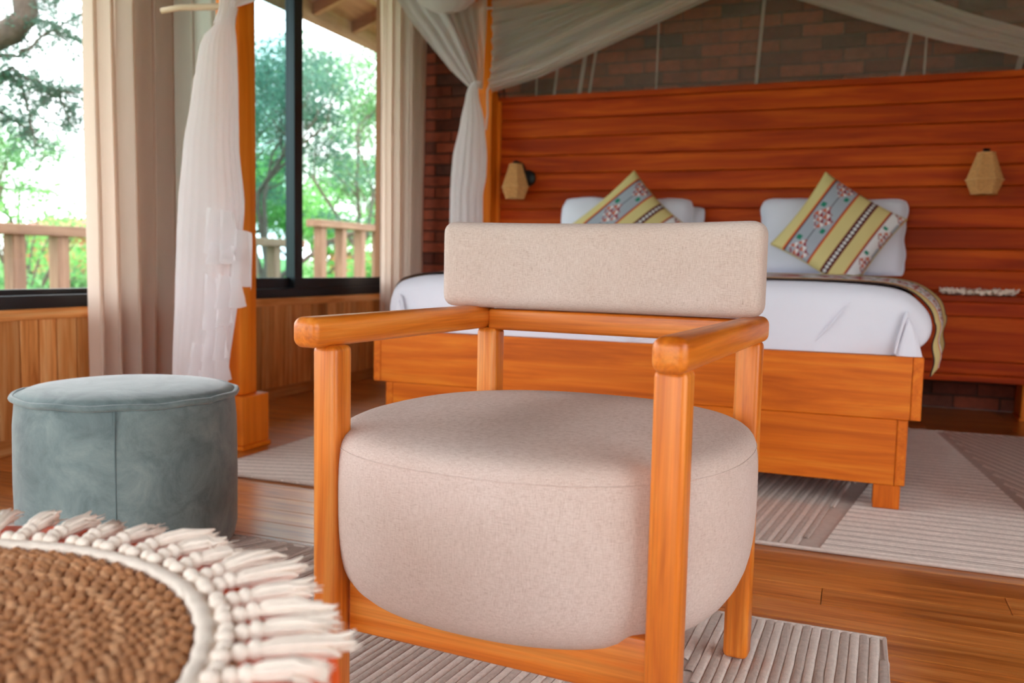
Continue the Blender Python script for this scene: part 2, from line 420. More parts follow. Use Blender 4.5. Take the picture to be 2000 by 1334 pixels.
def mattress_profile(s, top=.718, x0=-1.665, x1=.238):
    """cross-section of the made-up mattress: s 0..1 from left foot over the top to the right foot"""
    pts = [(x0+.05, .50), (x0+.012, .56), (x0+.004, .62), (x0+.03, .675), (x0+.085, .700), (x0+.2, top-.004), (x0+.5, top),
           (x1-.5, top), (x1-.2, top-.004), (x1-.085, .697), (x1-.022, .650), (x1, .60), (x1-.012, .545), (x1-.06, .50)]
    n = len(pts)-1; k = min(int(s*n), n-1); t = s*n-k
    p = [pts[max(0, min(n, k+d))] for d in (-1, 0, 1, 2)]
    def cr(i):
        a, b, c, d = (q[i] for q in p)
        return .5*(2*b+(c-a)*t+(2*a-5*b+4*c-d)*t*t+(3*b-a-3*c+d)*t**3)
    return cr(0), cr(1)
def dome(y_): t = max(0, min(1, (y_-2.98)/.5)); return .017*t*t*(3-2*t)
mt = thing('mattress', (-.713, BY, .48), 'thick mattress made up with a smooth white sheet on the wooden bed', 'mattress')
m = MB(); rows = []
NS, NY = 100, 60
for j in range(NY+1):
    v = j/NY
    yy = lerp(2.945, 5.22, v)
    row = []
    for i in range(NS+1):
        x, z = mattress_profile(i/NS)
        d = yy-2.945
        if d < .07:        # rounded foot end
            q = d/.07; k = math.sqrt(max(0, 1-(1-q)**2)); cz = .60; cx = -.713
            x = cx+(x-cx)*lerp(.978, 1, k); z = .5+(z-.5)*lerp(.80, 1, k)
        z += dome(yy)*max(0, min(1, (z-.62)/.08))+.004*noise.noise(Vector((x*3, yy*3, 1))); x2 = x+.006*noise.noise(Vector((z*9, yy*4, x)))
        row.append((x2, yy, z))
    rows.append(row)
# front face
front = rows[0]; fr_rows = []
for q in (0, .25, .5, .75):
    fr_rows.append([(lerp(-.713, p[0], q), 2.938+.006*noise.noise(Vector((p[0]*2.2, q*3, 5)))*1.5, lerp(.4965, p[2], q)) for p in front])
m.grid(fr_rows+rows)
obj('sheet', m, M_white, mt, smooth=True)
# tucked corner folds at the foot: an envelope fold, a slanting ridge from the top corner to the frame
for sx_, xc in ((1, .135), (-1, -1.565)):
    f = MB(); g = []
    for i in range(13):
        a = i/12; zz = lerp(.497, .618, a); row = []
        for j in range(9):
            b = j/8
            xx = xc+sx_*(.028*a+b*.075*(1-a)**.8+.002)
            yy = 2.936-.010*math.sin(PI*b)**.6*(1-.4*a)+.004*noise.noise(Vector((a*5, b*3, sx_)))
            row.append((xx, yy, zz))
        g.append(row)
    obj('corner_fold', f.grid(g), M_white, mt, smooth=True)
    obj('fold_ridge', MB().tube([(xc+sx_*(.03*t-.004*math.sin(PI*t)), 2.930+.004*t, lerp(.502, .635, t)) for t in [i/10 for i in range(11)]], [.0045]*8+[.006, .007, .003], 6), M_white, mt, smooth=True)
for k, (x, z0, z1, dx) in enumerate(((-.10, .53, .66, .10), (-.35, .51, .60, .03), (-1.2, .52, .60, -.05))):
    f = MB(); path = [(x+dx*t, 2.934+.002*abs(t-.5), lerp(z0, z1, t)) for t in [i/8 for i in range(9)]]
    f.tube(path, [.0035*math.sin(PI*(i+.3)/8.6) for i in range(9)], 6); obj('crease', f, M_white, mt, smooth=True)

# ------------------------------------------------------------------ printed cloth helper
CR = {'y': (216, 198, 134), 'b': (166, 172, 182), 'o': (214, 96, 40), 'r': (140, 34, 28), 'k': (42, 36, 40), 'w': (226, 224, 224), 'n': (74, 26, 24), 'g': (24, 128, 100), 'c': (196, 92, 60), 't': (196, 150, 106), 'm': (150, 36, 44)}
CRL = {k: lin(v) for k, v in CR.items()}
def motif(p, q):
    """triangular rosette in a unit cell, p,q in -1..1 ; returns colour key or None"""
    cx, cy = p*2.5, q*2.5
    if abs(cx)+abs(cy) > 2.4:
        if abs(cx-(-2.2)) < .55 and abs(cy-1.7) < .5 and (cx+2.75) > (1.2-cy)*-.4: return 'g'
        if abs(cx-2.2) < .55 and abs(cy+1.7) < .5: return 'g'
        return None
    ix, iy = math.floor(cx), math.floor(cy); fx, fy = cx-ix, cy-iy
    if fx+fy > 1.0: return None if (ix+iy) % 2 else 'w'
    d = abs(ix+.5)+abs(iy+.5)
    return ('w' if d < .9 else 'm' if (ix+iy) % 2 else 'c') if d < 2.6 else ('c' if (ix-iy) % 2 else 'r')
def cushion_colour(u, v):
    """u across the stripes 0..1, v along them 0..1"""
    if u < .13: return 'y'
    if u < .15: return 'o'
    if u < .165: return 'k' if u > .158 else 'r'
    if u < .43:
        c = (u-.2975)/.125; t = v*2.3+.35; cell = math.floor(t); q = (t-cell-.5)/.36
        if abs(q) <= 1 and abs(c) <= 1:
            k = motif(q, c)
            if k: return k
        if abs(c) < .05: return 'k'
        return 'b'
    if u < .445: return 'r'
    if u < .462: return 'o'
    if u < .60: return 'y'
    if u < .608: return 'r'
    if u < .675:
        c = (u-.6415)/.033; q = (v*22) % 1.0-.5
        return 'w' if abs(abs(c)*.55+abs(q)*1.0-.28) < .12 else 'n'
    if u < .683: return 'r'
    if u < .82: return 'y'
    if u < .835: return 'o'
    if u < .85: return 'r'
    c = (u-.985)/.13; t = v*3.0+.5; cell = math.floor(t); q = (t-cell-.5)/.36
    if abs(q) <= 1 and abs(c) <= 1:
        k = motif(q, c)
        if k: return k
    return 'b' if u > .97 else 'w'
def set_print(o, cols):
    a = o.data.color_attributes.new('print', 'FLOAT_COLOR', 'POINT')
    flat = [x for c in cols for x in c]; a.data.foreach_set('color', flat)
def pillow_pts(w, h, t, n, sag=.06, power=.42, seed=0, rnd_=0, wr=0):
    F, B = [], []
    for i in range(n+1):
        fr_, br_ = [], []
        for j in range(n+1):
            u, v = 2*i/n-1, 2*j/n-1
            x = u*w/2*(1-sag*(1-v*v)*abs(u)**3-rnd_*abs(u)*v**6); y_ = v*h/2*(1-sag*(1-u*u)*abs(v)**3-rnd_*1.6*abs(v)*u**8)
            x += wr*.012*noise.noise(Vector((u*3, v*3, seed+.5))); y_ += wr*.012*noise.noise(Vector((u*3, v*3, seed+7.5)))
            k = max(0, (1-abs(u)**2.4)*(1-abs(v)**2.4))**power*t/2
            k *= 1+.10*noise.noise(Vector((u*2+seed, v*2, seed)))
            fr_.append(Vector((x, y_, k))); br_.append(Vector((x, y_, -k)))
        F.append(fr_); B.append(br_)
    return F, B
def squash(p):      # the bed carries the lower edge
    d = .742-p.z
    return (p.x, p.y-(max(0, d)*.25), .742-.02*math.tanh(max(0, d)*4) if d > 0 else p.z)
def pillow(name, w, h, t, mat, M, label, cat, n=28, colours=None, group=None, sag=.06, seed=0, parent_loc=None):
    F, B = pillow_pts(w, h, t, n, sag, seed=seed, rnd_=0 if colours else .07, wr=0 if colours else 1)
    loc = M.translation.copy(); T = thing(name, loc, label, cat, group)
    vs = []; fs = []; K = n+1
    for G, flip in ((F, False), (B, True)):
        b = len(vs); vs += [squash(M @ p) for r in G for p in r]
        for i in range(n):
            for j in range(n):
                q = (b+i*K+j, b+(i+1)*K+j, b+(i+1)*K+j+1, b+i*K+j+1); fs.append(q[::-1] if flip else q)
    mb = MB(); mb.v = vs; mb.f = fs
    o = obj('cover', mb, mat, T, smooth=True, recalc=False)
    if colours:
        cl = [CRL[colours(i/n, j/n)] for i in range(K) for j in range(K)]; set_print(o, cl+[CRL['y']]*(K*K))
    rim = [Vector(squash(p)) for p in [M @ F[0][j] for j in range(n)]+[M @ F[i][n] for i in range(n)]+[M @ F[n][n-j] for j in range(n)]+[M @ F[n-i][0] for i in range(n)]]
    obj('seam', MB().tube(rim+[rim[0]], .0035, 5), mat if not colours else plain('mustard_piping', (196, 172, 100), .9), T, smooth=True)
    return T
def frame_m(loc, xdir, ydir):
    x = Vector(xdir).normalized(); y_ = Vector(ydir); y_ = (y_-x*y_.dot(x)).normalized(); z = x.cross(y_)
    return Matrix(((x.x, y_.x, z.x, loc[0]), (x.y, y_.y, z.y, loc[1]), (x.z, y_.z, z.z, loc[2]), (0, 0, 0, 1)))
# white pillows leaning on the headboard
def lean(cx, cy, cz, tilt, yaw_=0, roll_=0):
    a = R(tilt); xd = Vector((math.cos(R(yaw_)), math.sin(R(yaw_)), math.sin(R(roll_)))); yd = Vector((0, math.sin(a), math.cos(a)))
    return frame_m((cx, cy, cz), xd, yd)
pillow('bed_pillow', .80, .46, .20, M_white, lean(-1.25, 4.99, .945, 18, 2, -1.0), 'plump white pillow behind the cushion on the window side of the bed', 'pillow', group='white pillows on the bed', seed=1)
pillow('bed_pillow', .76, .40, .15, M_white, lean(-1.19, 5.15, .935, 10, -2, -1.5), 'white pillow at the back, mostly hidden by the pillow on the window side', 'pillow', group='white pillows on the bed', seed=5)
pillow('bed_pillow', .78, .45, .20, M_white, lean(-.12, 5.05, .935, 16, -2, -.8), 'plump white pillow behind the cushion on the nightstand side of the bed', 'pillow', group='white pillows on the bed', seed=9)
# woven cushions balanced on a corner : across-stripe axis and along-stripe axis given by corner points
def cushion(A, B, D, t, label, seed):
    """A = corner u0 v0, B = corner u1 v0, D = corner u0 v1"""
    A, B, D = Vector(A), Vector(B), Vector(D); c = (B+D)/2
    w = (B-A).length; h = (D-A).length
    pillow('throw_cushion', w, h, t, M_print, frame_m(c, B-A, D-A), label, 'cushion', n=110, colours=cushion_colour, group='patterned cushions', sag=.07, seed=seed)
cushion((-.418, 4.83, .897), (-.012, 4.80, .645), (-.154, 4.98, 1.275), .15, 'mustard and grey woven cushion with rosettes, tilted, nearest the nightstand', 2)
cushion((-1.56, 4.83, .95), (-1.26, 4.80, .645), (-1.205, 4.98, 1.315), .15, 'mustard and grey woven cushion with rosettes, peeking over the armchair back', 4)

# ------------------------------------------------------------------ runner across the foot of the bed
rn = thing('bed_runner', (-.713, 3.0, .74), 'narrow woven runner with red motifs laid across the foot of the bed', 'bed runner')
prof = []
for i in range(0, 161):
    x, z = mattress_profile(.10+i/160*.80); prof.append([x, z])
nrm = []
for i, p in enumerate(prof):
    a = prof[max(0, i-1)]; b = prof[min(160, i+1)]; tx, tz = b[0]-a[0], b[1]-a[1]; l = math.hypot(tx, tz) or 1
    nrm.append((-tz/l, tx/l))
path = [(p[0]+n[0]*.007, p[1]+n[1]*.007) for p, n in zip(prof, nrm)]
iR = max(i for i in range(161) if path[i][1] > .60); iL = min(i for i in range(161) if path[i][1] > .60)
path = path[iL:iR+1]
xr, zr = path[-1]; xl, zl = path[0]
rightp = [(xr+.002+.004*math.sin(k*.6), zr-(zr-.43)*k/18) for k in range(1, 19)]
leftp = [(xl-.002, zl-(zl-.46)*k/14) for k in range(14, 0, -1)]
path = leftp+path+rightp
NW = 44; g = []; cl = []
L = len(path)
for i, (x, z) in enumerate(path):
    row = []
    hang = max(0, (.70-z)/.27) if i > L/2 else 0
    for j in range(NW+1):
        v = j/NW; yy = 3.012+.46*v
        side = max(0, min(1, (x-.02)/.2)); up_ = dome(yy)*max(0, min(1, (z-.62)/.08))
        dx = side*.072*v+hang*.012*math.sin(v*6); dz = up_+ hang*(.012*math.sin(v*7)+.02*v)
        row.append((x+dx, yy, z+dz))
        u = i/L*24; k = 't'
        if v < .02: k = 'n'
        elif v < .20: k = 'y' if hang > 0 or v > .12 else ('n' if (u*4) % 1 < .35 and v > .06 and v < .11 else 't')
        elif v < .23: k = 'o'
        elif v < .25: k = 'r'
        elif v < .75:
            k = 'w'
            q = ((u*1.1) % 1)*2-1; c = (v-.5)/.24
            if abs(q) < .95 and abs(c) < 1: k = motif(q, c) or 'w'
        elif v < .78: k = 'r'
        elif v < .97: k = 'y'
        else: k = 'n'
        cl.append(CRL[k])
    g.append(row)
m = MB().grid(g)
o = obj('cloth', m, M_print, rn, smooth=True, recalc=False); set_print(o, cl)
md = o.modifiers.new('thickness', 'SOLIDIFY'); md.thickness = .004; md.offset = 0
e0 = [(p[0], 3.011, p[1]) for p in path]
obj('hem', MB().tube(e0, .0020, 5), plain('dark_hem', (52, 26, 22), .9), rn, smooth=True)

# ------------------------------------------------------------------ nightstand and doily
ns = thing('nightstand', (.66, 5.0, .222), 'reddish wooden nightstand floating beside the bed below the raffia lamp', 'nightstand')
NX0, NX1, NY0 = .262, .89, 4.85
obj('carcass', MB().box(NX0, NX1, NY0+.02, HBY-.001, .257, .618), W_head('x'), ns)
obj('top', MB().box(NX0-.01, NX1+.0, NY0-.012, HBY-.001, .618, .648), W_head('x'), ns, bevel=.004)
for z0, z1 in ((.547, .616), (.327, .543), (.259, .323)): obj('drawer_front', MB().box(NX0+.002, NX1-.002, NY0, NY0+.02, z0, z1), W_head('x'), ns, bevel=.004)
obj('base_board', MB().box(NX0-.01, NX1, NY0-.018, HBY-.001, .222, .257), W_head('x'), ns, bevel=.004)
dy = thing('doily', (.60, 4.99, .648), 'small cream fringed doily lying on the nightstand', 'doily')
def wob(k, r, z): return 1+.05*noise.noise(Vector((k*.5, 3, 0)))
obj('mat', MB().lathe([(0, .650), (.12, .650), (.135, .655), (.138, .666), (.125, .675), (.09, .679), (.04, .677), (0, .678)], .60, 4.99, 40, wob), M_doily, dy, smooth=True)
tm = [MB() for _ in range(3)]
for k, t in enumerate(tm):
    t.tube([(.0, 0, .006), (.02, .002*k, .018+.005*k), (.045, .004*(k-1), .013+.003*k)], [.008, .011, .012], 6); t.tube([(.03, 0, .010), (.058, .004, .020+.008*k)], [.007, .004], 5)
tms = [mesh_of(t, M_doily, smooth=True, name='tassel') for t in tm]
for k in range(36):
    a = 2*PI*k/36; place('tassel', tms[k % 3], dy, (.60+.122*math.cos(a), 4.99+.122*math.sin(a), .648), (0, 0, a))

# ------------------------------------------------------------------ wall lamps
def wall_lamp(x, z, label, dy_=.16, top=.105):
    T = thing('wall_lamp', (x, HBY, z), label, 'wall lamp', 'raffia wall lamps'); yl = HBY-dy_
    mp = MB(); n = 28; ring = [[(x+.035, HBY-.001, z+.03)]*n]
    pts = [[(x+.03+r*math.cos(2*PI*k/n), HBY-d, z+.035+r*math.sin(2*PI*k/n)) for k in range(n)] for r, d in ((.0005, .0), (.05, .0), (.05, .018), (.042, .024), (.0005, .025))]
    obj('mount_plate', mp.grid(pts, closed_v=True), M_iron, T, smooth=True)
    obj('arm', MB().tube([(x+.03, HBY-.02, z+.035), (x+.03, HBY-.05, z+.06), (x+.018, HBY-.09, z+.115), (x, yl, z+.122)], .008, 8), M_iron, T, smooth=True)
    obj('lamp_holder', MB().lathe([(0, z+.128), (.016, z+.126), (.018, z+.10), (.018, z+.07), (0, z+.07)], x, yl, 16), M_iron, T, smooth=True)
    def hexr(k, r, zz):
        a = (2*PI*k/144) % (PI/3)-PI/6
        return math.cos(PI/6)/math.cos(a)*(1.0 if k % 2 else .965)
    prof = [(.040, z+top), (.043, z+top), (.055, z+.067), (.075, z+.01), (.089, z-.030), (.090, z-.036), (.078, z-.066), (.062, z-.105), (.058, z-.105), (.076, z-.064), (.084, z-.035), (.07, z+.01), (.05, z+.067), (.040, z+top)]
    sh = obj('shade', MB().lathe(prof, x, yl, 144, hexr), M_raffia, T)
    def ringp(r, zz): return [(x+r*math.cos(PI/6)/math.cos((a % (PI/3))-PI/6)*math.cos(a), yl+r*math.cos(PI/6)/math.cos((a % (PI/3))-PI/6)*math.sin(a), zz) for a in [2*PI*k/48 for k in range(49)]]
    for r, zz in ((.043, z+top), (.0915, z-.033), (.062, z-.105)): obj('hoop', MB().tube(ringp(r, zz), .0028, 5), plain('raffia_hoop', (216, 164, 106), .85), sh, smooth=True)
wall_lamp(-1.99, 1.275, 'raffia wall lamp on black arm beside the canopy post by the window')
wall_lamp(.612, 1.275, 'raffia wall lamp on black arm above the nightstand')

# ------------------------------------------------------------------ curtains
def curtain(name, pts, z0, z1, pleats, amp, label, flare=1.0, seed=0):
    T = thing(name, (pts[0][0], pts[0][1], z0), label, 'curtain', 'linen window curtains'); m = MB(); g = []
    n = pleats*14
    for i in range(n+1):
        t = i/n; row = []
        k = t*(len(pts)-1); a = min(int(k), len(pts)-2); f = k-a
        cx, cy = lerp(pts[a][0], pts[a+1][0], f), lerp(pts[a][1], pts[a+1][1], f)
        tx, ty = pts[a+1][0]-pts[a][0], pts[a+1][1]-pts[a][1]; l = math.hypot(tx, ty); nx, ny = ty/l, -tx/l
        for j in range(25):
            v = j/24; z = lerp(z1, z0, v)
            ph = t*pleats*2*PI+1.2*noise.noise(Vector((t*5, v*.9+seed, seed)))
            am = amp*(.75+.5*noise.noise(Vector((t*7, seed, v*.6))))*(1+.25*v)
            s = math.sin(ph); s = s+.22*math.sin(2*ph+1+2*t)
            dl = .018*math.sin(2*ph)+.03*v*flare*noise.noise(Vector((t*3, v*2, seed+4)))
            row.append((cx+nx*s*am+tx/l*dl, cy+ny*s*am+ty/l*dl, z))
        g.append(row)
    obj('cloth', m.grid(g), M_curtain, T, smooth=True, recalc=False)
    hd = [(p[0], p[1], z1+.03) for p in pts]
    obj('rod', MB().tube(hd, .012, 8), M_black, T, smooth=True)
curtain('window_curtain', [(-2.84, 2.64), (-2.83, 3.0), (-2.82, 3.42)], .015, 2.60, 7, .042, 'beige linen curtain hanging between the two windows behind the pouf', seed=1)
curtain('window_curtain', [(-2.83, 4.90), (-2.79, 5.12), (-2.73, 5.36)], .015, 2.60, 5, .036, 'pale linen curtain hanging in the corner beside the brick wall', seed=6)

# ------------------------------------------------------------------ mosquito net over the canopy
net = thing('mosquito_net', (-.7, 4.0, .2), 'white mosquito net gathered at the canopy posts and swagged over the bed', 'mosquito net')
def drape(name, keys, mat, pleats, amp, n=150, rows=46, seed=0):
    """hanging gathered cloth: keys = (z, x_left, x_right, y_centre, half_depth), top to bottom"""
    ks = [(-k[0],)+tuple(k[1:]) for k in keys]; g = []
    for j in range(rows+1):
        nz = lerp(ks[0][0], ks[-1][0], j/rows); xl, xr_, yc, hd = interp(ks, nz); row = []
        for i in range(n):
            t = 2*PI*i/n
            ph = pleats*t+1.5*noise.noise(Vector((math.cos(t)*2, math.sin(t)*2, nz*1.2+seed)))
            w = (xr_-xl)/2; s = math.sin(ph)
            rr = 1+amp*s*(.6+.5*noise.noise(Vector((t, nz, seed))))
            row.append(((xl+xr_)/2-w*math.cos(t)*rr, yc+hd*math.sin(t)*rr, -nz))
        g.append(row)
    return obj(name, MB().grid(g, closed_v=True), mat, net, smooth=True, recalc=False)
YN1 = 2.70
drape('front_drape', [(1.70, -2.255, -2.215, 2.775, .02), (1.644, -2.285, -2.224, 2.76, .035), (1.582, -2.332, -2.203, 2.74, .05), (1.536, -2.344, -2.192, 2.73, .055), (1.366, -2.375, -2.183, 2.725, .06),
    (1.175, -2.412, -2.178, 2.72, .065), (.96, -2.440, -2.155, 2.72, .07), (.842, -2.450, -2.166, 2.72, .07), (.642, -2.461, -2.185, 2.72, .07), (.307, -2.476, -2.240, 2.72, .075), (.03, -2.49, -2.262, 2.72, .08)], M_net_d, 23, .035)
def flap(x0, x1, z1, z0l, z0r, y0, folds, seed, amp=.022):
    g = []
    for i in range(41):
        u = i/40; row = []
        for j in range(17):
            v = j/16; zb = lerp(z0l, z0r, u)+.006*math.sin(u*folds*2*PI)
            zt = z1-.02*u
            spread = lerp(.72, 1, v**.7); xm = (x0+x1)/2
            x = xm+(lerp(x0, x1, u)-xm)*spread
            tri = abs(((u*folds) % 1)*2-1)*2-1
            row.append((x+.006*tri*v, y0+amp*tri*(.3+.7*v)-.008*v+.004*noise.noise(Vector((u*4, v*4, seed))), lerp(zt, zb, v)))
        g.append(row)
    o = obj('ruffle', MB().grid(g), M_net_d, net, smooth=True, recalc=False); return o
for k, a in enumerate(((-2.266, -2.095, .945, .775, .781, 2.625, 2.2), (-2.150, -2.020, .87, .681, .640, 2.635, 1.5), (-2.244, -2.082, .82, .735, .744, 2.615, 2.5),
          (-2.269, -2.17, .70, .486, .50, 2.625, 1.5), (-2.20, -2.07, .70, .570, .583, 2.615, 2.0), (-2.20, -2.108, .61, .505, .518, 2.625, 1.5),
          (-2.267, -2.133, .52, .37, .387, 2.625, 2.5), (-2.35, -2.150, .44, .287, .306, 2.63, 3.0), (-2.366, -2.158, .34, .06, .09, 2.63, 3.5))):
    flap(*a, seed=k)
def swag(name, low, high, y0, dy_, mat, folds, n=60, m_=28, seed=0, bulge=.03):
    """band of cloth between a lower and an upper curve (x, z), folded along its length"""
    lo = [(i/(len(low)-1),)+p for i, p in enumerate(low)]; hi = [(i/(len(high)-1),)+p for i, p in enumerate(high)]; g = []
    for i in range(n+1):
        t = i/n; a = interp(lo, t); b = interp(hi, t); row = []
        for j in range(m_+1):
            v = j/m_
            yy = y0+dy_*t+bulge*math.sin(v*folds*2*PI+3*noise.noise(Vector((t*1.5, v*2, seed))))
            row.append((lerp(a[0], b[0], v), yy-.02*v, lerp(a[1], b[1], v)+.004*noise.noise(Vector((t*4, v*6, seed)))))
        g.append(row)
    return obj(name, MB().grid(g), mat, net, smooth=True, recalc=False)
# front swag rising from the tie to the canopy
drape('front_tie', [(1.84, -2.24, -2.15, 2.75, .03), (1.77, -2.265, -2.19, 2.76, .04), (1.70, -2.28, -2.225, 2.765, .03), (1.64, -2.30, -2.22, 2.76, .035)], M_net_d, 9, .1, n=80, rows=14, seed=4)
swag('front_swag', [(-2.24, 1.69), (-2.10, 1.715), (-1.85, 1.80), (-1.5, 2.0), (-.9, 2.44)], [(-2.24, 1.80), (-2.10, 1.86), (-1.85, 2.0), (-1.5, 2.25), (-.9, 2.47)], 2.76, .04, M_net_d, 3, seed=2, bulge=.012)
# rear drape gathered at the headboard post
swag('rear_swag', [(-2.225, 1.83), (-2.28, 1.85), (-2.40, 1.955), (-2.545, 2.125), (-2.69, 2.295), (-2.80, 2.46)], [(-2.205, 1.84), (-2.22, 1.88), (-2.28, 2.03), (-2.36, 2.2), (-2.44, 2.34), (-2.50, 2.48)], 5.05, -.04, M_net_d, 3, seed=5, bulge=.014)
swag('rear_swag_sheer', [(-2.215, 1.84), (-2.26, 1.93), (-2.35, 2.1), (-2.45, 2.3), (-2.52, 2.48)], [(-2.19, 1.84), (-2.175, 1.95), (-2.165, 2.1), (-2.16, 2.3), (-2.16, 2.48)], 5.08, -.02, M_net_m, 4, seed=8, bulge=.016)
drape('rear_bunch', [(2.60, -2.62, -2.22, 5.0, .10), (2.48, -2.66, -2.20, 5.0, .11), (2.37, -2.60, -2.22, 5.0, .10), (2.315, -2.52, -2.28, 5.0, .06), (2.295, -2.44, -2.36, 5.0, .02)], M_net_d, 11, .04, n=90, rows=24, seed=3)
drape('rear_drape', [(1.88, -2.25, -2.195, 5.05, .03), (1.83, -2.283, -2.22, 5.05, .03), (1.80, -2.29, -2.215, 5.05, .035), (1.63, -2.325, -2.175, 5.05, .05), (1.42, -2.372, -2.155, 5.05, .055), (1.30, -2.382, -2.158, 5.05, .055),
    (1.19, -2.385, -2.178, 5.05, .055), (1.03, -2.386, -2.176, 5.05, .055), (.6, -2.40, -2.16, 5.05, .06), (.1, -2.42, -2.15, 5.05, .06)], M_net_d, 13, .10, seed=9)
obj('cord', MB().tube([(-2.17, 5.17, 2.36), (-2.163, 5.17, 2.1), (-2.172, 5.16, 1.9), (-2.19, 5.14, 1.84), (-2.185, 5.14, 1.70), (-2.20, 5.15, 1.60)], .006, 6), M_net_d, net, smooth=True)
obj('tie', MB().tube([(-2.29+.0, 5.18, 2.345), (-2.23, 5.165, 2.35), (-2.165, 5.17, 2.352), (-2.135, 5.18, 2.36), (-2.13, 5.185, 2.32), (-2.12, 5.185, 2.29)], .008, 6), M_net_d, net, smooth=True)
# swags over the headboard and the sheer panel behind
swag('back_swag', [(-2.16, 1.825), (-1.83, 1.90), (-1.5, 2.02), (-1.14, 2.155), (-.83, 2.275), (-.5, 2.40)], [(-2.16, 1.97), (-1.83, 2.09), (-1.54, 2.205), (-1.23, 2.31), (-.95, 2.40), (-.7, 2.47)], 5.13, .0, M_net_m, 3, seed=11, bulge=.012)
swag('back_swag', [(-2.16, 1.84), (-1.83, 1.915), (-1.5, 2.035), (-1.14, 2.17), (-.83, 2.29), (-.5, 2.41)], [(-2.16, 1.90), (-1.83, 1.98), (-1.54, 2.10), (-1.20, 2.225), (-.9, 2.33), (-.6, 2.44)], 5.10, .0, M_net_m, 2, seed=14, bulge=.010)
swag('back_swag_sheer', [(-2.16, 1.95), (-1.83, 2.07), (-1.54, 2.19), (-1.23, 2.30), (-.95, 2.39)], [(-2.16, 2.45), (-1.9, 2.46), (-1.6, 2.46), (-1.25, 2.46), (-.98, 2.46)], 5.14, .0, M_net_m, 7, seed=17, bulge=.02)
swag('back_swag', [(-.6, 2.33), (-.377, 2.236), (.02, 2.08), (.40, 1.947), (.75, 1.853), (.97, 1.81)], [(-.5, 2.47), (-.2, 2.37), (.2, 2.21), (.5, 2.08), (.78, 1.975), (.97, 1.93)], 5.13, .0, M_net_m, 3, seed=21, bulge=.012)
swag('back_swag_sheer', [(-.5, 2.46), (-.2, 2.36), (.2, 2.20), (.5, 2.07), (.97, 1.93)], [(-.2, 2.48), (.1, 2.47), (.4, 2.46), (.7, 2.45), (.97, 2.44)], 5.14, .0, M_net_s, 7, seed=24, bulge=.02)
swag('back_panel', [(-2.15, 1.70), (-1.2, 1.70), (-.3, 1.70), (.97, 1.70)], [(-2.15, 2.46), (-1.2, 2.46), (-.3, 2.46), (.97, 2.46)], 5.36, .0, M_net_s, .5, n=160, seed=26, bulge=.004).data.transform(Matrix.Translation((0, .035, 0)))
for x, w, lean_ in ((-1.945, .012, .01), (-1.83, .018, .04), (-1.665, .026, .05), (-1.60, .018, .05), (-1.17, .012, .004), (-.585, .02, .02), (.19, .02, .05), (.308, .012, .004), (.745, .03, .07)):
    g = [[(x+lean_*v*2+w*(u-.5), 5.355+.004*math.sin(u*PI), lerp(1.76, 2.47, v)) for u in (0, .33, .66, 1)] for v in [i/10 for i in range(11)]]
    obj('hem_strip', MB().grid(g), M_net_h, net, smooth=True, recalc=False)
obj('toggle', MB().tube([(-2.47, 2.66, 1.678), (-2.40, 2.68, 1.690), (-2.30, 2.74, 1.70), (-2.24, 2.78, 1.712)], [.011, .012, .013, .012], 8), M_peg, net, smooth=True)

# ------------------------------------------------------------------ rugs with ribs of raised pile
def clip(poly, p, d):
    """segment of line p+t d inside convex polygon"""
    t0, t1 = -1e9, 1e9; n = len(poly)
    for i in range(n):
        a, b = poly[i], poly[(i+1) % n]; ex, ey = b[0]-a[0], b[1]-a[1]; nx, ny = -ey, ex
        den = nx*d[0]+ny*d[1]; num = nx*(p[0]-a[0])+ny*(p[1]-a[1])
        if abs(den) < 1e-9:
            if num < 0: return None
            continue
        t = -num/den
        if den > 0: t0 = max(t0, t)
        else: t1 = min(t1, t)
    return (t0, t1) if t1-t0 > .01 else None
def rib(mb, pts, w, h, z, seed):
    """raised rounded strip along pts (x, y)"""
    g = []
    for i, (x, y_) in enumerate(pts):
        a = pts[max(0, i-1)]; b = pts[min(len(pts)-1, i+1)]; tx, ty = b[0]-a[0], b[1]-a[1]; l = math.hypot(tx, ty) or 1; nx, ny = -ty/l, tx/l
        q = noise.noise(Vector((x*14, y_*14, seed)))*.0016; hh = h*(1+.18*noise.noise(Vector((x*30, y_*30, seed)))); ww = w*(1+.12*noise.noise(Vector((x*22, y_*22, seed+3))))
        g.append([(x+nx*(s*ww/2+q), y_+ny*(s*ww/2+q), z+k*hh) for s, k in ((-1, 0), (-.86, .62), (-.4, 1), (.4, 1), (.86, .62), (1, 0))])
    mb.grid(g)
def patch(poly, ang, pitch, mats, w=.97, h=.0045, z=.008, step=.05, seed=0):
    d = (math.cos(ang), math.sin(ang)); nn = (-d[1], d[0])
    pr_ = [p[0]*nn[0]+p[1]*nn[1] for p in poly]; k = min(pr_)+pitch/2; i = 0
    while k < max(pr_):
        p = (nn[0]*k, nn[1]*k); c = clip(poly, p, d)
        if c:
            n = max(2, int((c[1]-c[0])/step)); pts = [(p[0]+d[0]*lerp(c[0], c[1], q/n), p[1]+d[1]*lerp(c[0], c[1], q/n)) for q in range(n+1)]
            rib(mats[i % len(mats)], pts, pitch*w, h, z, seed+i)
        k += pitch; i += 1
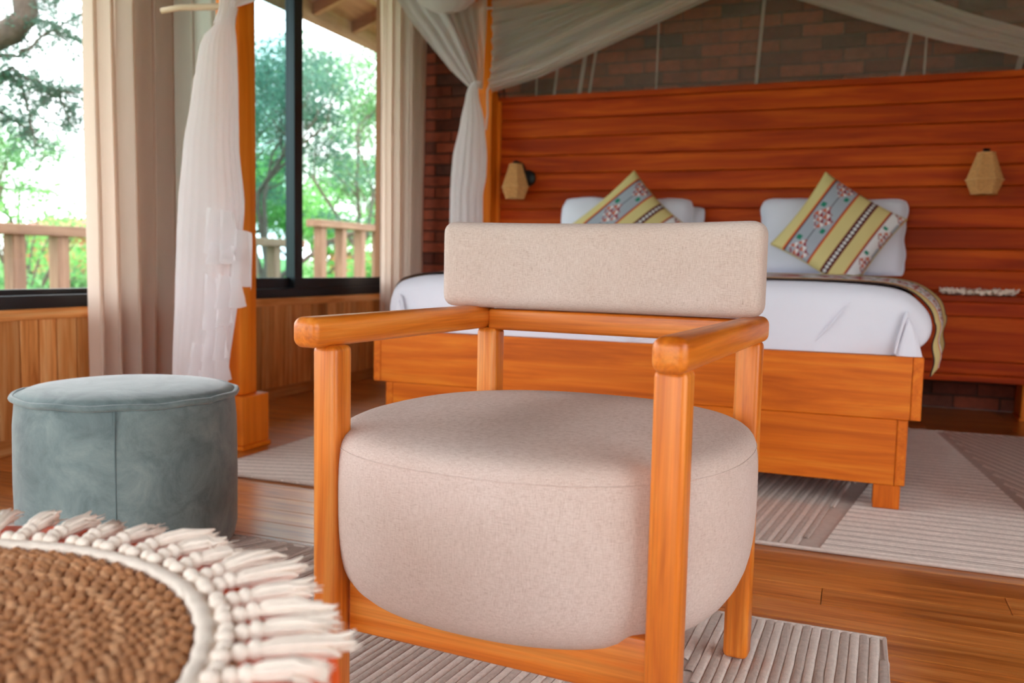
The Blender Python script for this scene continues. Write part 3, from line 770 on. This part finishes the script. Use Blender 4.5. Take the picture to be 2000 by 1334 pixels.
def rug(name, x0, x1, y0, y1, label, fill):
    T = thing(name, ((x0+x1)/2, (y0+y1)/2, 0), label, 'rug')
    obj('backing', MB().box(x0, x1, y0, y1, .0005, .008), M_rug_b, T, bevel=.003)
    a, b = MB(), MB(); fill(a, b)
    for mb, mt_ in ((a, M_rug_l), (b, M_rug_d)):
        if mb.v:
            o = obj('pile_ribs', mb, mt_, T, smooth=True, recalc=False); o['kind'] = 'stuff'
    e = MB(); e.tube([(x0, y0, .008), (x1, y0, .008), (x1, y1, .008), (x0, y1, .008), (x0, y0, .008)], .006, 6); obj('binding', e, M_rug_b, T)
BX0, BX1, BRY0, BRY1 = -2.10, 1.45, 2.435, 4.55
def fill_bed(a, b):
    patch([(BX0, BRY0), (-1.0, BRY0), (-1.55, BRY1), (BX0, BRY1)], R(16), .017, [a, b, a], seed=1)
    patch([(-.96, BRY0), (-.10, BRY0), (.255, BRY1), (-1.5, BRY1)], R(83), .0165, [a, b], seed=200)
    patch([(-.045, BRY0), (.61, BRY0), (.40, BRY1), (.30, BRY1)], 0, .0175, [a, a, b], h=.006, seed=400)
    patch([(.66, BRY0), (BX1, BRY0), (BX1, BRY1), (.44, BRY1)], R(112), .021, [a, b], seed=700)
rug('bed_rug', BX0, BX1, BRY0, BRY1, 'large carved beige rug spread under the bed', fill_bed)
CX0, CX1, CY0, CY1 = -2.15, .098, -.2, 1.88
def fill_chair(a, b):
    patch([(-1.28, CY0), (-.32, CY0), (-.42, CY1), (-1.30, CY1)], R(84), .0165, [a, b, a, b], seed=31)
    patch([(CX0, CY0), (-1.31, CY0), (-1.33, CY1), (CX0, CY1)], R(62), .019, [a, b, a], seed=230)
    patch([(-.20, 1.45), (CX1-.004, 1.50), (CX1-.004, CY1), (-.36, CY1)], R(88), .0185, [b, a], seed=431)
    patch([(-.28, CY0), (CX1-.004, CY0), (CX1-.004, .8), (-.30, .8)], R(20), .018, [b, a], seed=631)
    for i in range(33):      # arcs
        r = .05+.0185*i; pts = []
        for k in range(0, 61):
            an = R(-60+k*3.2); x, y_ = -.36+r*math.cos(an), 1.14+r*math.sin(an)
            if -.30 < x < CX1-.01 and .80 < y_ < 1.46+(x+.2)*.17: pts.append((x, y_))
        if len(pts) > 3: rib((a, b)[i % 2], pts, .0178, .0045, .008, 800+i)
rug('seating_rug', CX0, CX1, CY0, CY1, 'carved beige rug with ribbed stripes under the armchair', fill_chair)

# ------------------------------------------------------------------ armchair
PSI = R(4.3); P0 = Vector((-.150, 1.644, .012))
dxv = Vector((math.cos(PSI), -math.sin(PSI), 0)); dyv = Vector((math.sin(PSI), math.cos(PSI), 0))
ORG = P0+dxv*-.296+dyv*-.2425; ORG.z = .0155
ch = thing('armchair', ORG, 'wooden armchair with round oatmeal linen seat and padded back', 'armchair', rotz=-PSI)
BASE[ch.name] = Vector((-.296, -.2425, .0155))     # parts below are written relative to the rear right leg
z0 = .0155
for x0, x1, ya, yb in ((-.046, .0, -.532, -.484), (-.598, -.552, -.532, -.484), (-.587, -.541, 0, .047), (-.046, 0, 0, .047)):
    obj('leg', MB().box(x0, x1, ya, yb, z0, .620), W_chair('z'), ch, bevel=.010, seg=4, smooth=True)
for xa, xb in ((-.040, .008), (-.609, -.561)):
    obj('arm', MB().box(xa, xb, -.570, .050, .618, .666), W_chair('y'), ch, bevel=.015, seg=5, smooth=True)
obj('front_rail', MB().box(-.548, -.044, -.500, -.468, .155, .243), W_chair('x'), ch, bevel=.004, smooth=True)
obj('back_rail', MB().box(-.562, -.039, .004, .044, .616, .660), W_chair('x'), ch, bevel=.006, seg=3, smooth=True)
obj('rear_rail', MB().box(-.543, -.044, .006, .040, .172, .243), W_chair('x'), ch, bevel=.004, smooth=True)
for x in (-.40, -.20): obj('seat_support', MB().box(x-.02, x+.02, -.494, .008, .19, .243), W_chair('y'), ch, bevel=.004)
# seat: a deep round cushion
SX, SY, SR = -.313, -.243, .351
sp = [(0, .196), (.20, .196), (.262, .199), (.300, .208), (.326, .226), (.342, .257), (.350, .30), (.353, .35), (.353, .41), (.351, .445), (.348, .456), (.348, .460), (.345, .470), (.335, .482), (.312, .491), (.25, .498), (.15, .502), (0, .503)]
def seat_r(k, r, z):
    a = 2*PI*k/96; return (abs(math.cos(a))**2.35+abs(math.sin(a))**2.35)**(-1/2.35)
seat = obj('seat_cushion', MB().lathe([(r*SR/.353, z) for r, z in sp], SX, SY, 96, seat_r), M_linen, ch, smooth=True, sub=1)
sm = MB().tube([(SX+.3482*SR/.353*math.cos(2*PI*k/96)*seat_r(k, 0, 0), SY+.3482*SR/.353*math.sin(2*PI*k/96)*seat_r(k, 0, 0), .458) for k in range(97)], .0009, 6, False)
obj('seam', sm, M_linen, seat, smooth=True)
# padded back: rounded block, slightly hollowed
bmx = bmesh.new(); bmesh.ops.create_cube(bmx, size=1)
for v in bmx.verts: v.co = Vector((-.322+v.co.x*.650, .004+v.co.y*.088, .752+v.co.z*.176))
bmesh.ops.bevel(bmx, geom=list(bmx.edges), offset=.026, segments=5, profile=.55, affect='EDGES')
for axis, cuts in (('X', 16), ('Z', 5)):
    for i in range(1, cuts):
        t = i/cuts; co = Vector((-.322+.650*(t-.5), 0, 0)) if axis == 'X' else Vector((0, 0, .752+.176*(t-.5)))
        no = Vector((1, 0, 0)) if axis == 'X' else Vector((0, 0, 1))
        bmesh.ops.bisect_plane(bmx, geom=bmx.verts[:]+bmx.edges[:]+bmx.faces[:], plane_co=co, plane_no=no)
for v in bmx.verts:
    s = (v.co.x+.322)/.325; t = (v.co.z-.752)/.088
    v.co.y += .026*(1-s*s)-.012
    if v.co.y < .0: v.co.y -= .010*(1-s**4)*(1-t*t)*.8
    v.co.z += -.004*(1-s*s)*(1 if t > 0 else .5)
back = obj('backrest', bmx, M_linen, ch, smooth=True)
sx = .325*.90-.322
obj('seam', MB().tube([(sx+.004, -.046+.03*.19-.012+.004, z) for z in [.69+i*.0125 for i in range(11)]], .0014, 5), M_linen, back, smooth=True)

# ------------------------------------------------------------------ pouf
PX, PY, PR = -1.715, 1.715, .262
pf = thing('pouf', (PX, PY, .0155), 'round blue-grey velvet pouf with piped rim beside the armchair', 'pouf')
body = obj('body', MB().lathe([(0, .016), (PR-.02, .016), (PR-.006, .026), (PR+.001, .06), (PR+.003, .2), (PR+.001, .34), (PR-.004, .395), (PR-.006, .404), (0, .404)], PX, PY, 96, lambda k, r, z: 1+.004*noise.noise(Vector((k*.2, z*8, 0)))), M_velvet, pf, smooth=True)
obj('top', MB().lathe([(PR-.004, .404), (PR-.002, .412), (PR-.03, .424), (PR-.08, .431), (PR-.16, .435), (0, .437)], PX, PY, 96), M_velvet, pf, smooth=True)
obj('piping', MB().tube([(PX+(PR+.001)*math.cos(2*PI*k/96), PY+(PR+.001)*math.sin(2*PI*k/96), .408+.0015*math.sin(k*.7)) for k in range(97)], .0075, 8, False), M_velvet, pf, smooth=True)
aa = math.atan2(-PY, -PX)-.12
obj('seam', MB().tube([(PX+(PR+.003)*math.cos(aa), PY+(PR+.003)*math.sin(aa), z) for z in [.03+i*.037 for i in range(11)]], .0018, 5), plain('seam_thread', (104, 120, 122), .9), body, smooth=True)

# ------------------------------------------------------------------ coffee table and placemat
TX, TY, TZ, TR = -.710, .345, .440, .416
tb = thing('coffee_table', (TX, TY, .0155), 'round terracotta lacquered coffee table in the foreground', 'table')
obj('tabletop', MB().lathe([(0, TZ-.035), (TR-.012, TZ-.035), (TR-.002, TZ-.028), (TR, TZ-.018), (TR-.002, TZ-.006), (TR-.010, TZ), (0, TZ)], TX, TY, 96), M_table, tb, smooth=True)
for k in range(3):
    a = 2*PI*k/3+2.6; obj('leg', MB().tube([(TX+.30*math.cos(a), TY+.30*math.sin(a), .0165), (TX+.22*math.cos(a), TY+.22*math.sin(a), TZ-.03)], [.016, .024], 12), M_table, tb, smooth=True)
obj('apron', MB().lathe([(.22, TZ-.075), (.235, TZ-.075), (.235, TZ-.034), (.22, TZ-.034), (.22, TZ-.075)], TX, TY, 64), M_table, tb, smooth=True)
pmt = thing('placemat', (TX, TY, TZ), 'round jute placemat with cream knotted border and fringe on the coffee table', 'placemat')
ZM = TZ+.001
rr = .012; ring = 0
while rr < .302:
    m = MB(); n = max(6, int(2*PI*rr/.0105)); off = random.random()
    for k in range(n):
        a = 2*PI*(k+off)/n; r1 = rr+.0022*(1 if k % 2 else -1)+random.uniform(-.0008, .0008)
        ca, sa = math.cos(a), math.sin(a); tl = .0068+random.uniform(-.001, .001); tw = .0052; th = .005+random.uniform(-.0006, .0008)
        sk = .55*(1 if ring % 2 else -1); pts = []
        for i in range(6):
            u = 2*PI*i/6; row = []
            for j in range(5):
                w_ = PI*j/4; lx = -math.cos(w_)*tl; ly = math.sin(w_)*math.cos(u)*tw+lx*sk*.35; lz = math.sin(w_)*math.sin(u)*th
                row.append((TX+(r1+ly)*ca-lx*sa, TY+(r1+ly)*sa+lx*ca, ZM+.0062+lz))
            pts.append(row)
        m.grid(pts, closed_u=True)
    obj('jute_coil', m, M_jute if ring % 3 else M_jute2, pmt, smooth=True, recalc=False)
    rr += .0098; ring += 1
obj('mat_base', MB().lathe([(0, ZM), (.338, ZM), (.340, ZM+.002), (.30, ZM+.0045), (0, ZM+.0045)], TX, TY, 96), M_jute, pmt, smooth=True)
obj('cotton_band', MB().lathe([(.303, ZM+.003), (.305, ZM+.0095), (.310, ZM+.0120), (.317, ZM+.0120), (.322, ZM+.009), (.324, ZM+.003), (.303, ZM+.003)], TX, TY, 240, lambda k, r, z: 1+.0035*math.sin(k*PI/2)), M_cotton, pmt, smooth=True)
def tassel_mesh(seed):
    rnd = random.Random(seed); m = MB()
    for dx_, dy_ in ((.327, -.006), (.329, .007), (.341, -.001)): m.ball((dx_, dy_+rnd.uniform(-.002, .002), .0095), (.0078, .0080, .0078), 8, 6)
    m.ball((.352, rnd.uniform(-.002, .002), .0105), (.0075, .0092, .0085), 8, 6)
    bend = rnd.uniform(-.018, .018); ext = rnd.uniform(.392, .427); lift = rnd.uniform(.0, .006)
    for s in range(13):
        q = 0 if s == 0 else (1 if s < 6 else 2); a = 2*PI*s/(5 if q == 1 else 7)+seed
        ry, rz = q*.0026*math.cos(a), q*.0026*math.sin(a)
        e = ext+rnd.uniform(-.010, .005); fy = rnd.uniform(-.005, .005); fz = rnd.uniform(-.002, .003)
        path = [(.352, ry*.7, .0105+rz*.5), (.366, ry*1.15+bend*.15, .0105+rz+lift*.5), (.386, ry*1.3+bend*.5, .0095+rz*1.1+lift), (e-.012, ry*1.45+bend*.9+fy*.5, .0075+rz*1.1+lift), (e, ry*1.9+bend+fy, .0066+rz*1.4+fz+lift*.5)]
        m.tube(path, [.0030, .0037, .0038, .0034, .0012], 5)
    for s in range(14):
        m.tube([(ext-.016, bend*.9+rnd.uniform(-.005, .005), .008+rnd.uniform(-.002, .004)), (ext+rnd.uniform(.0, .009), rnd.uniform(-.013, .013)+bend, .0065+rnd.uniform(-.002, .006))], [.0012, .0004], 3)
    return mesh_of(m, M_cotton, smooth=True, name='tassel')
tas = [tassel_mesh(s) for s in range(14)]
NT_ = 56
for k in range(NT_):
    a = 2*PI*k/NT_+random.uniform(-.012, .012)
    o = place('tassel', tas[random.randrange(14)], pmt, (TX, TY, ZM), (0, 0, a))

# ------------------------------------------------------------------ outside: deck, balustrade, roof, garden
GZ = -.75
def grass_mat():
    N = NT('lawn'); v = coords(N, (1, 1, 1), False)
    c = ramp(N, noise_n(N, v, .8, 6, .65), [(.3, lin((74, 120, 62))), (.55, lin((104, 158, 84))), (.75, lin((140, 180, 100)))])
    N.l(c, N.b.inputs['Base Color']); N.b.inputs['Roughness'].default_value = .95; bump(N, noise_n(N, v, 14, 4), 1, .06); return N.m
m = MB(); g = []
for i in range(61):
    row = []
    for j in range(61):
        x = -110+i*3.6; y_ = -60+j*3.4; d = max(0, math.hypot(x, y_)-14)
        row.append((x, y_, GZ+d*.012+.25*noise.noise(Vector((x*.08, y_*.08, 0)))*min(1, d/10)))
    g.append(row)
def ground_z(x, y_):
    d = max(0, math.hypot(x, y_)-14); return GZ+d*.012+.25*noise.noise(Vector((x*.08, y_*.08, 0)))*min(1, d/10)
tag(obj('lawn', m.grid(g), grass_mat(), smooth=True), 'green lawn stretching away beyond the balcony', 'lawn', kind='structure')
dk = thing('veranda_deck', (-4.6, 4, -.1), 'wooden veranda deck outside the windows', 'deck')
obj('joists', MB().box(-6.2, -3.09, -3, 14, -.30, -.08), W_deck('y'), dk)
db = mesh_of(MB().box(0, 3.1, 0, .14, -.08, -.05), W_deck('x'), name='deck_board')
for i in range(118): place('board', db, dk, (-6.2, -3+i*.144, 0))
for k, (x, y_) in enumerate(((-6.1, -2.5), (-6.1, 4), (-6.1, 10.5))): obj('pier', MB().box(x-.1, x+.1, y_-.1, y_+.1, GZ-.3, -.3), W_deck('z'), dk)
def balustrade(x, ya, yb, zt, posts, label, zb=-.05, pw=.115):
    T = thing('balustrade', (x, (ya+yb)/2, zb), label, 'balustrade', 'veranda balustrades')
    obj('handrail', MB().box(x-.10, x+.10, ya, yb, zt-.085, zt), W_deck('y'), T, bevel=.008)
    obj('bottom_rail', MB().box(x-.04, x+.04, ya, yb, zb+.08, zb+.15), W_deck('y'), T, bevel=.006)
    pmh = mesh_of(MB().box(-pw/2, pw/2, -pw/2, pw/2, 0, zt-.085-zb), W_deck('z'), .008, 1, name='baluster')
    for p in posts: place('baluster', pmh, T, (x, p, zb))
balustrade(-6.1, 1.0, 8.72, 1.0, [4.97-.41*k for k in range(1, 9)]+[4.97+.41*k for k in range(0, 9)], 'pale wooden balustrade seen through the large left window')
balustrade(-5.95, 8.80, 14.0, 1.25, [8.95+.45*k for k in range(12)], 'raised pale wooden balustrade seen through the right window pane')
rf = thing('veranda_roof', (-3.7, 6, 2.8), 'sloping wooden veranda roof with rafters over the windows', 'roof')
obj('fascia', MB().box(-4.44, -4.40, -3, 16, 2.79, 2.985), W_roof('y'), rf, bevel=.004)
def slope_box(x0, x1, y0, y1, z0, z1, t):
    m = MB(); m.v = [(x0, y0, z0), (x1, y0, z1), (x1, y1, z1), (x0, y1, z0), (x0, y0, z0+t), (x1, y0, z1+t), (x1, y1, z1+t), (x0, y1, z0+t)]
    m.f = [(0, 3, 2, 1), (4, 5, 6, 7), (0, 1, 5, 4), (1, 2, 6, 5), (2, 3, 7, 6), (3, 0, 4, 7)]; return m
obj('soffit', slope_box(-4.4, -3.05, -3, 16, 2.95, 3.42, .03), W_roof('y'), rf)
for k in range(30): obj('rafter', slope_box(-4.4, -3.05, -2.8+k*.62, -2.74+k*.62, 2.85, 3.32, .11), W_roof('x'), rf)
obj('purlin', MB().box(-3.9, -3.82, -3, 16, 2.93, 3.03), W_roof('y'), rf)

def leaf_mat(name, c1, c2, tr=.35):
    N = NT(name); N.t.nodes.remove(N.b); oi = N.n('ShaderNodeNewGeometry')
    col = ramp(N, oi.outputs['Random Per Island'], [(0, lin(c1)), (1, lin(c2))])
    d = N.n('ShaderNodeBsdfDiffuse'); t = N.n('ShaderNodeBsdfTranslucent'); N.l(col, d.inputs[0]); N.l(col, t.inputs[0])
    ms = N.n('ShaderNodeMixShader'); ms.inputs[0].default_value = tr; N.l(d.outputs[0], ms.inputs[1]); N.l(t.outputs[0], ms.inputs[2]); N.l(ms.outputs[0], N.out.inputs[0]); return N.m
L_dark = leaf_mat('acacia_leaves', (66, 108, 96), (116, 152, 134)); L_mid = leaf_mat('green_leaves', (78, 134, 88), (140, 182, 124)); L_brt = leaf_mat('bright_leaves', (92, 160, 84), (150, 202, 124))  # acacia and green leaves are paled: outdoor haze mixed into their colours
M_bark = plain('bark', (92, 78, 70), .9, .3, 12, bmp=.8, bscale=20, bdist=.02)
def leaf_cloud(m, c, rad, n, s, rnd, flat=.6):
    for _ in range(n):
        while True:
            p = Vector((rnd.uniform(-1, 1), rnd.uniform(-1, 1), rnd.uniform(-1, 1)))
            if p.length < 1: break
        p = Vector(c)+Vector((p.x*rad, p.y*rad, p.z*rad*flat))
        a = Vector((rnd.gauss(0, 1), rnd.gauss(0, 1), rnd.gauss(0, .5))).normalized(); b = a.cross(Vector((rnd.gauss(0, 1), rnd.gauss(0, 1), rnd.gauss(0, 1)))).normalized()
        l = s*rnd.uniform(.6, 1.4); w = l*.38; k = len(m.v)
        m.v += [p-a*l, p-b*w, p+a*l, p+b*w]; m.f.append((k, k+1, k+2, k+3))
def tree(name, base, h, spread, label, leafm, seed, leaf=.05, per=26, trunk=.16, lean_=(0, 0), levels=4, fork=.30, flat=.5, crad=.42, group='garden trees'):
    rnd = random.Random(seed); bx, by = base; bz = ground_z(bx, by)-.1
    T = thing(name, (bx, by, bz), label, 'tree', group); w = MB(); lv = MB()
    def grow(p, d, l, r, lev):
        n = 4; pts = [p]; dd = d.copy()
        for i in range(n):
            dd = (dd+Vector((rnd.gauss(0, .13), rnd.gauss(0, .13), rnd.gauss(.02, .08)))).normalized(); pts.append(pts[-1]+dd*l/n)
        w.tube(pts, [lerp(r, r*.62, i/n) for i in range(n+1)], 7 if lev < 2 else 4, cap=False)
        if lev >= levels-1:
            for q in pts[1:]: leaf_cloud(lv, q, crad, per, leaf, rnd, flat)
            return
        k = rnd.choice((2, 3, 3)) if lev else 3+(seed % 2)
        for i in range(k):
            a = rnd.uniform(0, 2*PI); tilt = rnd.uniform(.35, .95) if lev else rnd.uniform(.3, .75)
            ax = Vector((math.cos(a), math.sin(a), 0)); nd = (dd*math.cos(tilt)+ax*math.sin(tilt)*spread); nd.z = max(nd.z, -.12)
            grow(pts[-1] if i < 2 else pts[-2], nd.normalized(), l*rnd.uniform(.62, .9), r*.58, lev+1)
        if lev >= 1: leaf_cloud(lv, pts[-1], crad*.8, per//2, leaf, rnd, flat)
    grow(Vector((bx, by, bz)), Vector((lean_[0], lean_[1], 1)).normalized(), h*fork, trunk, 0)
    obj('trunk', w, M_bark, T, smooth=True, recalc=False)
    o = obj('foliage', lv, leafm, T, recalc=False); o['kind'] = 'stuff'; return T
def polar(px_dir, d): v = Vector(px_dir[:2]).normalized(); return (v.x*d, v.y*d)
DL0, DL1, DL2 = (-.782, .624), (-.759, .651), (-.732, .681); DR0, DR1, DR2, DR3 = (-.607, .795), (-.57, .82), (-.53, .849), (-.499, .866)
def near_acacia():
    rnd = random.Random(4); bx, by = -8.1, 5.4; bz = ground_z(bx, by)-.1
    T = thing('acacia_tree', (bx, by, bz), 'feathery acacia with drooping branches close outside the left window', 'tree', 'garden trees'); w, lv = MB(), MB()
    w.tube([(bx, by, bz), (-8.0, 5.45, 0), (-7.87, 5.49, 1.1), (-7.48, 5.53, 2.09), (-7.13, 5.53, 2.55), (-6.81, 5.57, 2.66), (-6.71, 5.64, 2.8), (-6.66, 5.56, 3.3), (-6.5, 5.6, 4.2)], [.17, .15, .14, .12, .115, .11, .10, .08, .04], 9)
    br = [[(-7.2, 5.48, 2.41), (-6.82, 5.62, 2.48), (-6.56, 5.71, 2.64), (-6.22, 5.86, 2.86)], [(-7.26, 5.61, 2.27), (-6.94, 5.66, 2.37), (-6.73, 5.79, 2.24), (-6.53, 5.88, 2.19), (-6.3, 5.97, 2.23)],
        [(-7.35, 5.68, 2.2), (-7.01, 5.74, 2.33), (-6.97, 5.82, 2.21), (-6.9, 5.82, 1.93), (-6.9, 5.85, 1.74)], [(-6.81, 5.57, 2.66), (-6.64, 5.73, 2.78), (-6.52, 5.88, 2.72), (-6.41, 6.06, 2.54)],
        [(-6.73, 5.79, 2.24), (-6.66, 5.89, 2.16), (-6.61, 5.96, 2.06), (-6.62, 5.98, 1.95)], [(-7.26, 5.68, 2.59), (-6.98, 5.76, 2.9), (-6.69, 5.88, 3.04), (-6.41, 6.01, 3.1)],
        [(-7.64, 5.69, 1.94), (-7.4, 5.81, 2.07), (-7.28, 5.98, 2.0), (-7.11, 6.05, 1.88)], [(-6.7, 5.6, 3.3), (-6.4, 5.9, 3.5), (-6.1, 6.3, 3.4)], [(-7.0, 5.5, 2.6), (-7.2, 5.0, 3.0), (-7.3, 4.4, 3.1)], [(-6.66, 5.56, 3.2), (-6.9, 5.1, 3.7), (-6.8, 4.6, 3.9)]]
    for b_ in br:
        P = [Vector(p) for p in b_]; fine = []
        for a, c in zip(P, P[1:]):
            for q in range(5): fine.append(a.lerp(c, q/5)+Vector((rnd.gauss(0, .012), rnd.gauss(0, .012), rnd.gauss(0, .012))))
        fine.append(P[-1]); n = len(fine); w.tube(fine, [lerp(.022, .006, i/n) for i in range(n)], 5)
        for i, p in enumerate(fine):
            for _ in range(3):
                d = Vector((rnd.gauss(0, 1), rnd.gauss(0, 1), rnd.gauss(-.1, .7))).normalized()*rnd.uniform(.10, .30)
                w.tube([p, p+d*.6+Vector((0, 0, .01)), p+d], [.005, .004, .002], 3, cap=False)
                for t in (.35, .6, .8, 1.0): leaf_cloud(lv, p+d*t, .055, 9, .017, rnd, .8)
    obj('trunk', w, M_bark, T, smooth=True, recalc=False); o = obj('foliage', lv, L_dark, T, recalc=False); o['kind'] = 'stuff'
near_acacia()
tree('acacia_tree', polar((-.70, .714), 30), 7.0, 1.0, 'pale feathery tree standing far behind the left window curtain', L_dark, 8, .07, 40, .12, crad=.8, levels=4)
tree('garden_tree', polar((-.797, .604), 27), 7.4, 1.0, 'green leafy tree low at the far left of the garden', L_mid, 12, .055, 60, .09, crad=.7)
tree('acacia_tree', polar((-.61, .79), 14.5), 6.6, .95, 'dark acacia behind the tinted window sash', L_dark, 21, .034, 26, .09, levels=6, crad=.42, fork=.24)
tree('acacia_tree', polar((-.528, .849), 21), 8.2, .85, 'tall feathery acacia filling the open right window pane', L_mid, 26, .040, 30, .09, levels=6, crad=.5, fork=.24)
tree('garden_tree', polar((-.46, .888), 33), 7.0, .9, 'leafy tree growing behind the right window curtain', L_mid, 33, .07, 60, .10, crad=.8)
tree('garden_tree', polar((-.575, .82), 34), 6.4, 1.0, 'far green tree beyond the acacias in the right window', L_brt, 38, .08, 60, .10, crad=.9)
def shrub(base, r, h, label, leafm, seed, leaf=.07, n=1600):
    rnd = random.Random(seed); bx, by = base; bz = ground_z(bx, by)-.05
    T = thing('garden_shrub', (bx, by, bz), label, 'shrub', 'garden shrubs'); m = MB(); w = MB()
    for _ in range(16):
        a = rnd.uniform(0, 2*PI); q = rnd.random()**.5*r*.8; c = (bx+q*math.cos(a), by+q*math.sin(a), bz+h*rnd.uniform(.25, .85)*(1-.45*(q/r)**2))
        leaf_cloud(m, c, r*.42, n//16, leaf, rnd, .7); w.tube([(bx, by, bz), ((bx+c[0])/2, (by+c[1])/2, bz+(c[2]-bz)*.6), c], [.04, .025, .01], 5)
    obj('stem', w, M_bark, T, smooth=True, recalc=False); o = obj('foliage', m, leafm, T, recalc=False); o['kind'] = 'stuff'
tree('garden_tree', polar((-.765, .644), 31), 6.5, 1.0, 'pale green tree rising behind the bright bushes at the left', L_mid, 61, .075, 60, .10, crad=.8)
tree('garden_tree', polar((-.63, .776), 25), 5.6, 1.0, 'rounded green tree low behind the tinted window sash', L_mid, 64, .06, 60, .09, crad=.7)
tree('garden_tree', polar((-.56, .828), 24), 4.4, 1.0, 'light green tree low behind the open window pane', L_brt, 67, .065, 60, .09, crad=.75)
tree('acacia_tree', polar((-.552, .834), 33), 10.5, .8, 'very tall hazy tree far behind the open window pane', L_mid, 83, .075, 44, .10, levels=5, crad=.85, fork=.26)
tree('garden_tree', polar((-.51, .86), 42), 7.2, 1.0, 'light green tree far behind the low garden wall', L_mid, 71, .08, 60, .10, crad=.85)
for k, (dr, d, r, h, lab, lm) in enumerate((
    ((-.773, .634), 21, 2.0, 4.3, 'bright green rounded bush above the balustrade at the left edge', L_brt), ((-.752, .66), 26, 1.6, 3.3, 'bright green bush left of the distant lodge', L_brt),
    ((-.79, .613), 19, 1.2, 1.5, 'low shrub behind the leftmost balusters', L_mid), ((-.745, .667), 24, .9, 1.3, 'low shrub between the two balusters in the left window', L_mid),
    ((-.60, .80), 21, 1.3, 1.6, 'low green shrub behind the tinted sash', L_mid), ((-.55, .835), 24, 1.2, 2.0, 'green shrub behind the raised balustrade', L_brt),
    ((-.515, .857), 18.5, .9, 2.4, 'green shrub beside the right window curtain', L_brt), ((-.662, .75), 24, 1.4, 3.0, 'wide shrub far behind the wooden canopy post', L_mid))):
    shrub(polar(dr, d), r, h, lab, lm, 50+k)
def lodge(c, yaw_, w, dpt, hw, hr, label):
    bz = ground_z(c[0], c[1])-.2; T = thing('lodge_house', (c[0], c[1], bz), label, 'house', 'distant lodges', rotz=yaw_); BASE[T.name] = Vector()
    wallm = plain('terracotta_render', (198, 122, 94), .9, .08, 2); roofm = plain('red_roof', (158, 92, 80), .8, .1, 3)
    obj('wall', MB().box(-w/2, w/2, -dpt/2, dpt/2, 0, hw), wallm, T, local=True)
    m = MB(); o_ = .5; m.v = [(-w/2-o_, -dpt/2-o_, hw), (w/2+o_, -dpt/2-o_, hw), (w/2+o_, dpt/2+o_, hw), (-w/2-o_, dpt/2+o_, hw), (-w/2+1, 0, hw+hr), (w/2-1, 0, hw+hr)]
    m.f = [(0, 1, 5, 4), (2, 3, 4, 5), (1, 2, 5), (3, 0, 4), (3, 2, 1, 0)]; obj('roof', m, roofm, T, local=True)
    for i in range(3):
        x = -w/2+w*(i+.5)/3; wd = obj('window', MB().box(x-.5, x+.5, -dpt/2-.03, -dpt/2+.02, hw-1.5, hw-.5), plain('white_paint', (226, 222, 216), .6), T, local=True)
        obj('pane', MB().box(x-.42, x+.42, -dpt/2-.04, -dpt/2-.02, hw-1.42, hw-.58), plain('dark_pane', (60, 66, 70), .2), wd, local=True)
lodge(polar((-.700, .714), 42), R(44), 9, 5, 2.35, .75, 'distant terracotta lodge with red roof left of the beige curtain')
def garden_wall(a, b, h, label):
    A, B = Vector(a), Vector(b); L_ = (B-A).length; mid = (A+B)/2; bz = min(ground_z(*a), ground_z(*b))-.2
    T = thing('garden_wall', (mid.x, mid.y, bz), label, 'wall', 'garden walls', rotz=math.atan2(B.y-A.y, B.x-A.x)); BASE[T.name] = Vector()
    obj('wall', MB().box(-L_/2, L_/2, -.15, .15, 0, h-.12), plain('terracotta_render', (198, 122, 94), .9, .08, 2), T, local=True)
    obj('coping', MB().box(-L_/2-.05, L_/2+.05, -.22, .22, h-.12, h), plain('coping_stone', (188, 150, 128), .9, .08, 3), T, local=True, bevel=.02)
garden_wall(polar((-.778, .628), 36), polar((-.735, .678), 37), 1.95, 'low terracotta garden wall behind the balusters in the left window')
garden_wall(polar((-.545, .838), 36), polar((-.49, .871), 36), 1.85, 'low terracotta garden wall behind the raised balustrade')
